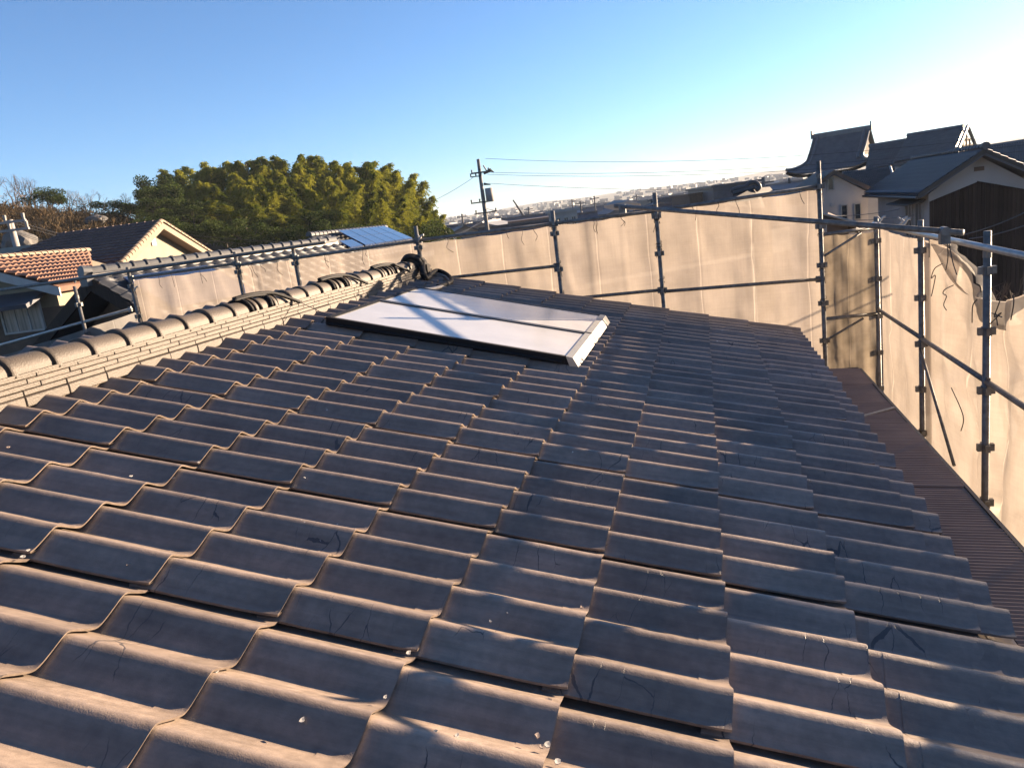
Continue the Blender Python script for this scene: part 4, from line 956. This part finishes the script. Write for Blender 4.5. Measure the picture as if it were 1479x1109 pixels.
# ridge-end ornament of a nearby tiled roof peeping over the rail
o1 = thing('ornate_roof', at(1078, 285, 30)+Vector((0, 0, GZ-at(1078, 285, 30).z)), 'tiled roof with scrolled ridge-end ornament peeping over the rail', 'roof')
p0, p1 = at(1098, 263, 30), at(1060, 283, 30); pr = at(1082, 268, 30)
b = MB(); b.tube(spline([at(1056, 276, 30), at(1066, 272, 30), at(1076, 270, 30), at(1084, 264, 30), at(1092, 264, 30), at(1097, 270, 30), at(1092, 275, 30)], 4), .09, 8); b.tube(spline([at(1058, 280, 30), at(1070, 276, 30), at(1082, 273, 30), at(1090, 270, 30)], 4), .10, 8); b.build('ornament', M_kawara, o1, smooth=True)
b = MB(); slab(b, [at(1086, 272, 30), at(1112, 270, 35), at(1098, 296, 30), at(1050, 292, 28)], .2); b.prism([at(1080, 290, 29), at(1106, 290, 33), at(1106, 290, 33)+Vector((0, 0, -5)), at(1080, 290, 29)+Vector((0, 0, -5))], (.3, 1.5, 0)); b.build('roof', M_deck, o1)

# ------------------------------------------------------------------ utility poles and wires
def upole(base, top, label, r, mat, arms, tr=None, name='utility_pole'):
    base, top = Vector(base), Vector(top); t = thing(name, base, label, 'utility pole')
    MB().tube([base, base.lerp(top, .5), top], [r*1.3, r*1.1, r*.75], 10).build('shaft', mat, t, smooth=True)
    for z, l, off, w_ in arms:
        c = Vector((top.x, top.y, z)); b = MB(); b.box(c+rgt*off-fwd*.12, (l, .1, w_), Matrix.Rotation(TH, 3, 'Z'))
        for k in range(3): q = c+rgt*(off+l*(k/2-.5)*.92)-fwd*.12; b.tube([q, q+Vector((0, 0, .28))], [.05, .07], 6)
        b.build('crossarm', M_dkmetal if mat is not M_conc else M_conc, t)
    if tr: MB().tube([Vector(tr)-Vector((0, 0, .55)), Vector(tr)+Vector((0, 0, .55))], .33, 12).build('transformer', M_conc, t, smooth=True)
    return t
dP = 62; ptop = at(690.5, 230, dP)
M_pole = mk('weathered_pole', (.16, .15, .14), (.1, .095, .09), rough=.9, scale=3)
def zp(py): return at(695, py, dP).z
up1 = upole((ptop.x, ptop.y, GZ), ptop, 'tall dark utility pole with crossarms and transformer can', .17, M_pole,
            [(zp(249), 1.5, .05, .12), (zp(254), .9, -.35, .08), (zp(292), 1.5, -.3, .1), (zp(308), 1.8, .1, .1)], Vector((ptop.x, ptop.y, zp(283)))+rgt*.55-fwd*.1)
b = MB(); q = Vector((ptop.x, ptop.y, zp(251)))
b.tube([q+rgt*.3, q+rgt*.9+Vector((0, 0, .2)), q+rgt*1.15-Vector((0, 0, .0))], [.12, .16, .03], 6); b.build('switch_gear', M_dkmetal, up1); MB().tube([q+rgt*.6+Vector((0, 0, .1)), q+rgt*.35+Vector((0, 0, .65))], .06, 5).build('insulator', M_dkmetal, up1); b = MB()
q = Vector((ptop.x, ptop.y, zp(266))); b.tube([q+rgt*.2, q+rgt*.75-Vector((0, 0, .12))], [.12, .04], 6); b.build('switch_gear', M_dkmetal, up1)
def wire(a, b_, sag, label, r=.014, group='overhead wires'):
    o = MB().tube(cat_curve(a, b_, sag, 16), r, 4).build('overhead_wire', M_dkmetal); tag(o, label, 'wire', group)
LW = 'thin overhead wire running from the dark utility pole across the sky'
far_r = lambda px, py: at(px, py, 50)
for (py, ex, ey, sg) in ((230, 1620, 175, 1.1), (250, 1620, 192, .9), (253, 1620, 202, .9), (266, 1620, 250, .8)):
    wire(Vector((ptop.x, ptop.y, zp(py)))+rgt*.6, at(ex, ey, 48), sg, LW)
wire(Vector((ptop.x, ptop.y, zp(255)))-rgt*.6, at(560, 310, 75), .5, 'thin wire dropping left from the dark utility pole to the grove')
wire(Vector((ptop.x, ptop.y, zp(301))), at(740, 303, 90), .2, 'short thick service cable right of the dark pole', .03)
for k, (x0, y0, d0, x1, y1, d1) in enumerate([(560, 360, 40, 700, 318, 60), (600, 352, 42, 690, 322, 60), (230, 335, 45, 640, 350, 55), (240, 340, 45, 560, 352, 50)]):
    wire(at(x0, y0, d0), at(x1, y1, d1), .4, 'thin cable strung low past the bamboo grove', .012, 'cables by the grove')
for k, (x0, y0, d0, x1, y1, d1) in enumerate([(1388, 340, 12, 1520, 286, 10), (1400, 345, 12, 1530, 305, 10), (1190, 312, 20, 1300, 302, 22), (1192, 318, 20, 1320, 311, 22)]):
    wire(at(x0, y0, d0), at(x1, y1, d1), .06, 'slack service cable strung past the right-hand houses', .009, 'service cables by the right-hand houses')
pl_ = at(14, 318, 30)
up2 = upole((pl_.x, pl_.y, GZ), at(2, 318, 30).lerp(pl_, 1), 'pale concrete utility pole with crossarms before the dry hill', .15, M_conc, [(at(8, 322, 30).z, 1.6, -.1, .09), (at(15, 333, 30).z, 1.5, .0, .09)])
for k, (y0, y1) in enumerate(((316, 330), (320, 336), (332, 348), (334, 352))):
    wire(at(14, y0, 30), at(250, y1+12, 60), .8, 'thin wire from the concrete pole across the dry hill', .012, 'wires before the dry hill')
# small far poles and a crane boom
for k, (px, py, d, hgt) in enumerate([(858, 283, 150, 0), (667, 309, 130, 0), (838, 290, 140, 0), (763, 299, 160, 0), (945, 283, 95, 0), (1102, 256, 70, 0), (919, 281, 170, 0), (826, 288, 190, 0)]):
    p = at(px, py, d); t = thing('utility_pole', Vector((p.x, p.y, GZ)), 'slim distant utility pole rising from the town', 'utility pole', 'distant utility poles')
    MB().tube([(p.x, p.y, GZ), p], .16, 6).build('shaft', M_pole, t)
    for dz in (.5, 1.6): MB().box(p-Vector((0, 0, dz)), (2.0, .12, .14), Matrix.Rotation(TH+random.uniform(-.4, .4), 3, 'Z')).build('crossarm', M_pole, t)
cr = thing('crane', at(762, 320, 170)+Vector((0, 0, GZ-at(762, 320, 170).z)), 'slanting crane boom above the distant rooftops', 'crane')
b = MB(); b.tube([at(763, 322, 170), at(741, 289, 170)], [.35, .16], 6); b.build('boom', M_dkmetal, cr); b = MB(); b.box(at(764, 326, 170)+Vector((0, 0, -3)), (3, 3, 7)); b.build('cab', M_dkmetal, cr)

# ------------------------------------------------------------------ the town
def small_house(i, wd, ln, hz, rf, wall, roofm):
    b = MB(); b.box((0, 0, hz/2), (wd, ln, hz)); b.prism([(-wd/2, -ln/2, hz), (wd/2, -ln/2, hz), (0, -ln/2, hz+rf*.9)], (0, ln, 0)); mw = b.mesh('wall', wall)
    b = MB(); o = .5
    for s in (-1, 1): slab(b, [(0, -ln/2-o, hz+rf), (s*(wd/2+o), -ln/2-o, hz-.1), (s*(wd/2+o), ln/2+o, hz-.1), (0, ln/2+o, hz+rf)], .2)
    b.box((0, 0, hz+rf+.08), (.4, ln+2*o, .25)); mr_ = b.mesh('roof', roofm)
    b = MB()
    for k in range(3):
        b.box((-wd/2+wd*(k+.5)/3, -ln/2-.03, hz*.72), (wd*.16, .06, 1.1)); b.box((-wd/2-.03, -ln/2+ln*(k+.5)/3, hz*.72), (.06, ln*.14, 1.1))
    return mw, mr_, b.mesh('window', M_glass)
M_w3 = mk('dull_wall', (.12, .12, .12), (.1, .1, .1), rough=.9)
M_w2 = mk('grey_wall', (.16, .16, .17), (.13, .13, .135), rough=.9)
M_rb = mk('slate_blue_roof', (.07, .08, .1), (.05, .06, .075), rough=.6); M_rl = mk('pale_roof', (.25, .25, .25), (.2, .2, .2), rough=.6)
VH = [small_house(i, *v) for i, v in enumerate([(7, 9, 5.0, 1.7, M_wall_w, M_kawara), (8, 8, 5.6, 1.5, M_w2, M_rb), (6.5, 10, 4.6, 1.9, M_wall_c, M_kawara_b), (9, 11, 5.2, 2.0, M_wall_w, M_rb), (8, 12, 6.0, 1.2, M_wall_w, M_rl), (7, 8, 3.2, 1.6, M_wall_g, M_browntile)])]
random.seed(21); placed = 0; occ = []
while placed < 190:
    px = random.uniform(625, 1150); dd = 95*math.exp(random.random()*2.15)
    p = at(px, 310, dd); l_, d_ = loc_cf(p)
    if any((l_-a)**2+(d_-c)**2 < 11**2 for a, c in occ): continue
    if px > 985 and dd < 130: continue
    occ.append((l_, d_)); v = VH[random.randrange(6)]
    gz = GZ+max(0, (d_-300)*.006)-.2
    t = thing('town_house', cf(l_, d_, gz), 'small distant house among the rooftops of the town', 'house', 'distant houses of the town', rotz=TH+random.choice((0, PI/2))+random.uniform(-.35, .35))
    for nm, me in zip(('wall', 'roof', 'windows'), v):
        o = bpy.data.objects.new(nm, me); C.objects.link(o); o.parent = t
        if nm == 'windows': o['kind'] = 'stuff'
    placed += 1
# houses and trees dotted over the far hills, beyond counting
b = MB()
for i in range(380):
    az = R(random.uniform(-8, 24)); d = random.uniform(760, 2100)
    prof = min(1, max(0, (d-750)/1700)); up_ = (14+26*(.5+.5*smooth_noise(az*3.1, 1.7, 3.0))+14*max(0, math.sin(az*2.2+.25)))
    z = GZ+prof**1.1*up_+prof*10*smooth_noise(az*14, d*.002, 0); s = random.uniform(5, 11)
    b.box(cf(d*math.sin(az), d*math.cos(az), z+1.5), (s, s*random.uniform(.7, 1.3), random.uniform(5, 8)), Matrix.Rotation(random.uniform(0, 3), 3, 'Z'), mi=random.choice((0, 1, 1, 2, 2)))
tag(b.build('hillside_houses', [M_w3, M_rb, M_w2]), 'countless pale houses scattered over the far hillside', 'houses', kind='stuff')

# ------------------------------------------------------------------ vegetation
def leaf(b, c, d, s, wd, n_up):
    d = d.normalized(); sd = d.cross(n_up)
    if sd.length < 1e-3: sd = Vector((1, 0, 0))
    sd.normalize(); b.add([c, c+d*s*.5+sd*wd, c+d*s, c+d*s*.5-sd*wd], [(0, 1, 2, 3)])
def rv(): return Vector((random.gauss(0, 1), random.gauss(0, 1), random.gauss(0, 1)))
def bamboo(seed):
    random.seed(seed); H = 11.0; lean = random.uniform(.9, 2.0); la = random.random()*6.28; ld = Vector((math.cos(la), math.sin(la), 0))
    def cp(t): return Vector((0, 0, H*(t-.13*max(0, t-.66)**1.6*6)))+ld*lean*t**3.2
    cul = MB().tube([cp(i/12) for i in range(13)], [.055*(1-.85*i/12)+.008 for i in range(13)], 6).mesh('culm', M_culm, True)
    b = MB(); NK = 46
    for k in range(NK):
        t = .06+.94*k/(NK-1); c = cp(t); e = (1-t)
        wdt = (.42+1.25*min(1, e/.4)**.8)*(.85 if t > .25 else .6)*random.uniform(.6, 1.25)
        for j in range(4):
            a = random.random()*6.28; rd = Vector((math.cos(a), math.sin(a), 0)); L_ = wdt*random.uniform(.55, 1.1)
            for m in range(15):
                u = (m+random.random())/15; q = c+rd*L_*u+Vector((0, 0, L_*(.75*u-1.05*u*u)))+rv()*.08
                leaf(b, q, rd*.7+rv()*.4+Vector((0, 0, -.7)), random.uniform(.22, .44), random.uniform(.04, .075), rv())
    return cul, b.mesh('foliage', M_bam)
BV = [bamboo(300+i) for i in range(7)]
random.seed(5)
outline = [(188, 300), (200, 285), (215, 262), (235, 243), (262, 236), (300, 232), (330, 228), (362, 226), (400, 221), (440, 222), (480, 228), (524, 221), (560, 236), (590, 250), (606, 268), (618, 288), (630, 308), (640, 325)]
ox, oy = [p[0] for p in outline], [p[1] for p in outline]
def plant(name, parts, px, ytop, d, Hm, label, cat, group, wsc=1.0):
    p = at(px, ytop, d); l_, d_ = loc_cf(p); gz = min(hill_z(l_, d_), p.z-1.5); sc = (p.z-gz)/Hm
    t = thing(name, cf(l_, d_, gz), label, cat, group, rotz=random.uniform(0, 6.28)); s2 = max(.75, min(1.35, sc))*wsc
    t.scale = (s2, s2, sc)
    for nm, me in parts:
        o = bpy.data.objects.new(nm, me); C.objects.link(o); o.parent = t
    return t
LB = 'feathery yellow-green bamboo in the grove behind the houses'
for row, (d, dy, n) in enumerate(((100, 0, 44), (95, 13, 42), (90, 29, 40), (85, 48, 36), (80, 68, 30), (75, 88, 22))):
    for i in range(n):
        px = 205+(i+random.uniform(.1, .9))*(425/n); lim = np.interp(px, ox, oy)
        yt = lim-9+dy*random.uniform(.75, 1.25)+random.uniform(-4, 9)
        if yt > 342: continue
        if row >= 4 and random.random() < .3: continue
        v = BV[random.randrange(7)]
        plant('bamboo', (('culm', v[0]), ('foliage', v[1])), px, yt, d+random.uniform(-3, 3), 10.6, LB, 'bamboo', 'bamboo grove')
def broadleaf(seed, H=8, W=3.2, nl=4200, ls=.3, mat=None):
    random.seed(seed); br = MB(); b = MB()
    br.tube([(0, 0, 0), (.1, 0, H*.3), (.0, .1, H*.62)], [.22, .16, .08], 7); tips = []
    for k in range(11):
        a = random.random()*6.28; z0 = H*random.uniform(.25, .6); r = W*random.uniform(.45, .9); e = Vector((math.cos(a)*r, math.sin(a)*r, z0+H*random.uniform(.08, .36)))
        br.tube([(0, 0, z0), e*.55+Vector((0, 0, z0*.42)), e], [.09, .06, .02], 5); tips.append((e, random.uniform(.7, 1.35)))
    tips.append((Vector((0, 0, H*.86)), 1.3)); tips.append((Vector((.4, .2, H*.7)), 1.5))
    for k in range(nl):
        e, s = random.choice(tips); q = rv().normalized()*s*(random.random()**.4)*W*.34; q.z *= .8
        leaf(b, e+q, q.normalized()+rv()*.7+Vector((0, 0, -.2)), ls*random.uniform(.7, 1.3), ls*.3, rv())
    return br.mesh('trunk', M_bark, True), b.mesh('crown', mat or M_ever)
EV = [broadleaf(500+i) for i in range(3)]
random.seed(6)
for px, yt, d in ((205, 268, 84), (222, 255, 88), (192, 292, 80), (216, 285, 78), (245, 262, 82), (258, 285, 79), (232, 300, 76), (275, 300, 76), (300, 290, 79), (470, 300, 76), (445, 305, 75), (350, 300, 76), (400, 310, 75), (625, 318, 80), (285, 322, 68), (320, 318, 68), (355, 324, 66), (395, 326, 66), (430, 324, 66), (250, 320, 68), (480, 326, 66), (520, 322, 67), (560, 326, 66), (595, 330, 68), (215, 312, 69)):
    v = EV[random.randrange(3)]; plant('evergreen_tree', (('trunk', v[0]), ('crown', v[1])), px, yt, d, 8.3, 'dense dark evergreen tree at the foot of the bamboo grove', 'tree', 'dark trees in the grove')
plant('evergreen_shrub', (('trunk', EV[0][0]), ('crown', EV[0][1])), 62, 268, 86, 8.3, 'rounded dark evergreen shrub on the crest of the dry hill', 'shrub', None)
plant('evergreen_shrub', (('trunk', EV[1][0]), ('crown', EV[1][1])), 158, 289, 84, 8.3, 'low dark evergreen clump between the bare trees on the hill', 'shrub', None)
def bare(seed, H=5.5, depth=5, r0=.11):
    random.seed(seed); b = MB()
    def grow(p, d, L_, r, k):
        q = p+d*L_; mid = p.lerp(q, .5)+rv()*L_*.06; b.tube([p, mid, q], [r, r*.85, r*.65], 5 if k > 2 else 3, cap=False)
        if k == 0: return
        for _ in range(random.choice((2, 3, 3))):
            nd = (d+rv()*.42+Vector((0, 0, .12))).normalized(); grow(q, nd, L_*random.uniform(.62, .82), r*.6, k-1)
    grow(Vector((0, 0, 0)), Vector((random.gauss(0, .06), random.gauss(0, .06), 1)).normalized(), H*.28, r0, depth)
    return b.mesh('branches', M_twig)
BT = [bare(700+i) for i in range(5)]
random.seed(8)
for px, yt, d in ((8, 250, 88), (24, 253, 90), (38, 258, 90), (120, 268, 86), (108, 277, 86), (128, 276, 84), (178, 280, 86), (168, 284, 88), (92, 272, 90), (-20, 250, 86)):
    plant('bare_tree', (('branches', BT[random.randrange(5)]),), px, yt, d, 4.9, 'leafless tree standing on the crest of the dry hill', 'tree', 'bare trees on the hill')
pv = BT[2]; plant('bare_tree', (('branches', pv),), 355, 222, 98, 4.9, 'leafless greyish tree rising out of the bamboo', 'tree', None)
# bare shrubs in the garden below the board-clad house
for k, (px, py, d) in enumerate(((1412, 378, 15), (1462, 388, 14), (1500, 370, 15))):
    p = at(px, py, d); t = thing('bare_shrub', Vector((p.x, p.y, GZ)), 'leafless garden shrub behind the slumped net', 'shrub', 'bare shrubs in the garden', rotz=k*2.1)
    sc = (p.z-GZ)/4.9; t.scale = (sc*.9, sc*.9, sc)
    o = bpy.data.objects.new('branches', BT[k]); C.objects.link(o); o.parent = t
# dry brush over the hill: beyond counting
random.seed(9); b = MB()
for i in range(5200):
    dep = random.uniform(50, 92); l_ = (random.uniform(-80, 215)-739)/1095*dep; z = hill_z(l_, dep); p = cf(l_, dep, z)
    hh = random.choice((.35, .5, .6, .8, 1.4))*random.uniform(.7, 1.2)
    for k in range(7):
        d = (rv()*.55+Vector((0, 0, .8))).normalized(); leaf(b, p+rv()*.3, d, hh*random.uniform(.5, 1), .035, rv())
    if random.random() < .5:
        for k in range(8): leaf(b, p+rv()*hh*.35+Vector((0, 0, hh*.4)), rv(), .22, .07, rv())
tag(b.build('dry_brush', M_dry), 'brown dry brush covering the hillside', 'brush', kind='stuff')
def rock(p, s, label, seed):
    bm = bmesh.new(); bmesh.ops.create_icosphere(bm, subdivisions=3, radius=1)
    for v in bm.verts: v.co = Vector((v.co.x*s[0], v.co.y*s[1], v.co.z*s[2]))*(1+.28*noise.noise(v.co*1.7+Vector((seed, 0, 0))))
    me = bpy.data.meshes.new('boulder'); bm.to_mesh(me); bm.free(); me.materials.append(M_rock); o = link('boulder', me, None, Matrix.Translation(p)); tag(o, label, 'boulder')
rock(at(27, 352, 44), (1.0, .8, .75), 'pale rounded boulder behind the concrete utility pole', 1)
rock(at(138, 318, 72), (1.1, .8, .45), 'pale boulder half hidden in the brush of the dry hill', 4)

# ------------------------------------------------------------------ air
hz = MB(); hz.box((0, 1450, (GZ-1+62)/2), (7600, 5700, 62-GZ+1))
ho = hz.build('haze', None) if False else None
me = hz.mesh('haze', []); ho = link('haze', me); tag(ho, kind='stuff')
hm = bpy.data.materials.new('air'); hm.use_nodes = True; hn = hm.node_tree; hn.nodes.remove(hn.nodes['Principled BSDF'])
pv_ = hn.nodes.new('ShaderNodeVolumePrincipled'); pv_.inputs['Color'].default_value = (.82, .9, 1, 1); pv_.inputs['Density'].default_value = .00015; pv_.inputs['Anisotropy'].default_value = .0
hn.links.new(pv_.outputs[0], hn.nodes['Material Output'].inputs['Volume']); me.materials.append(hm)
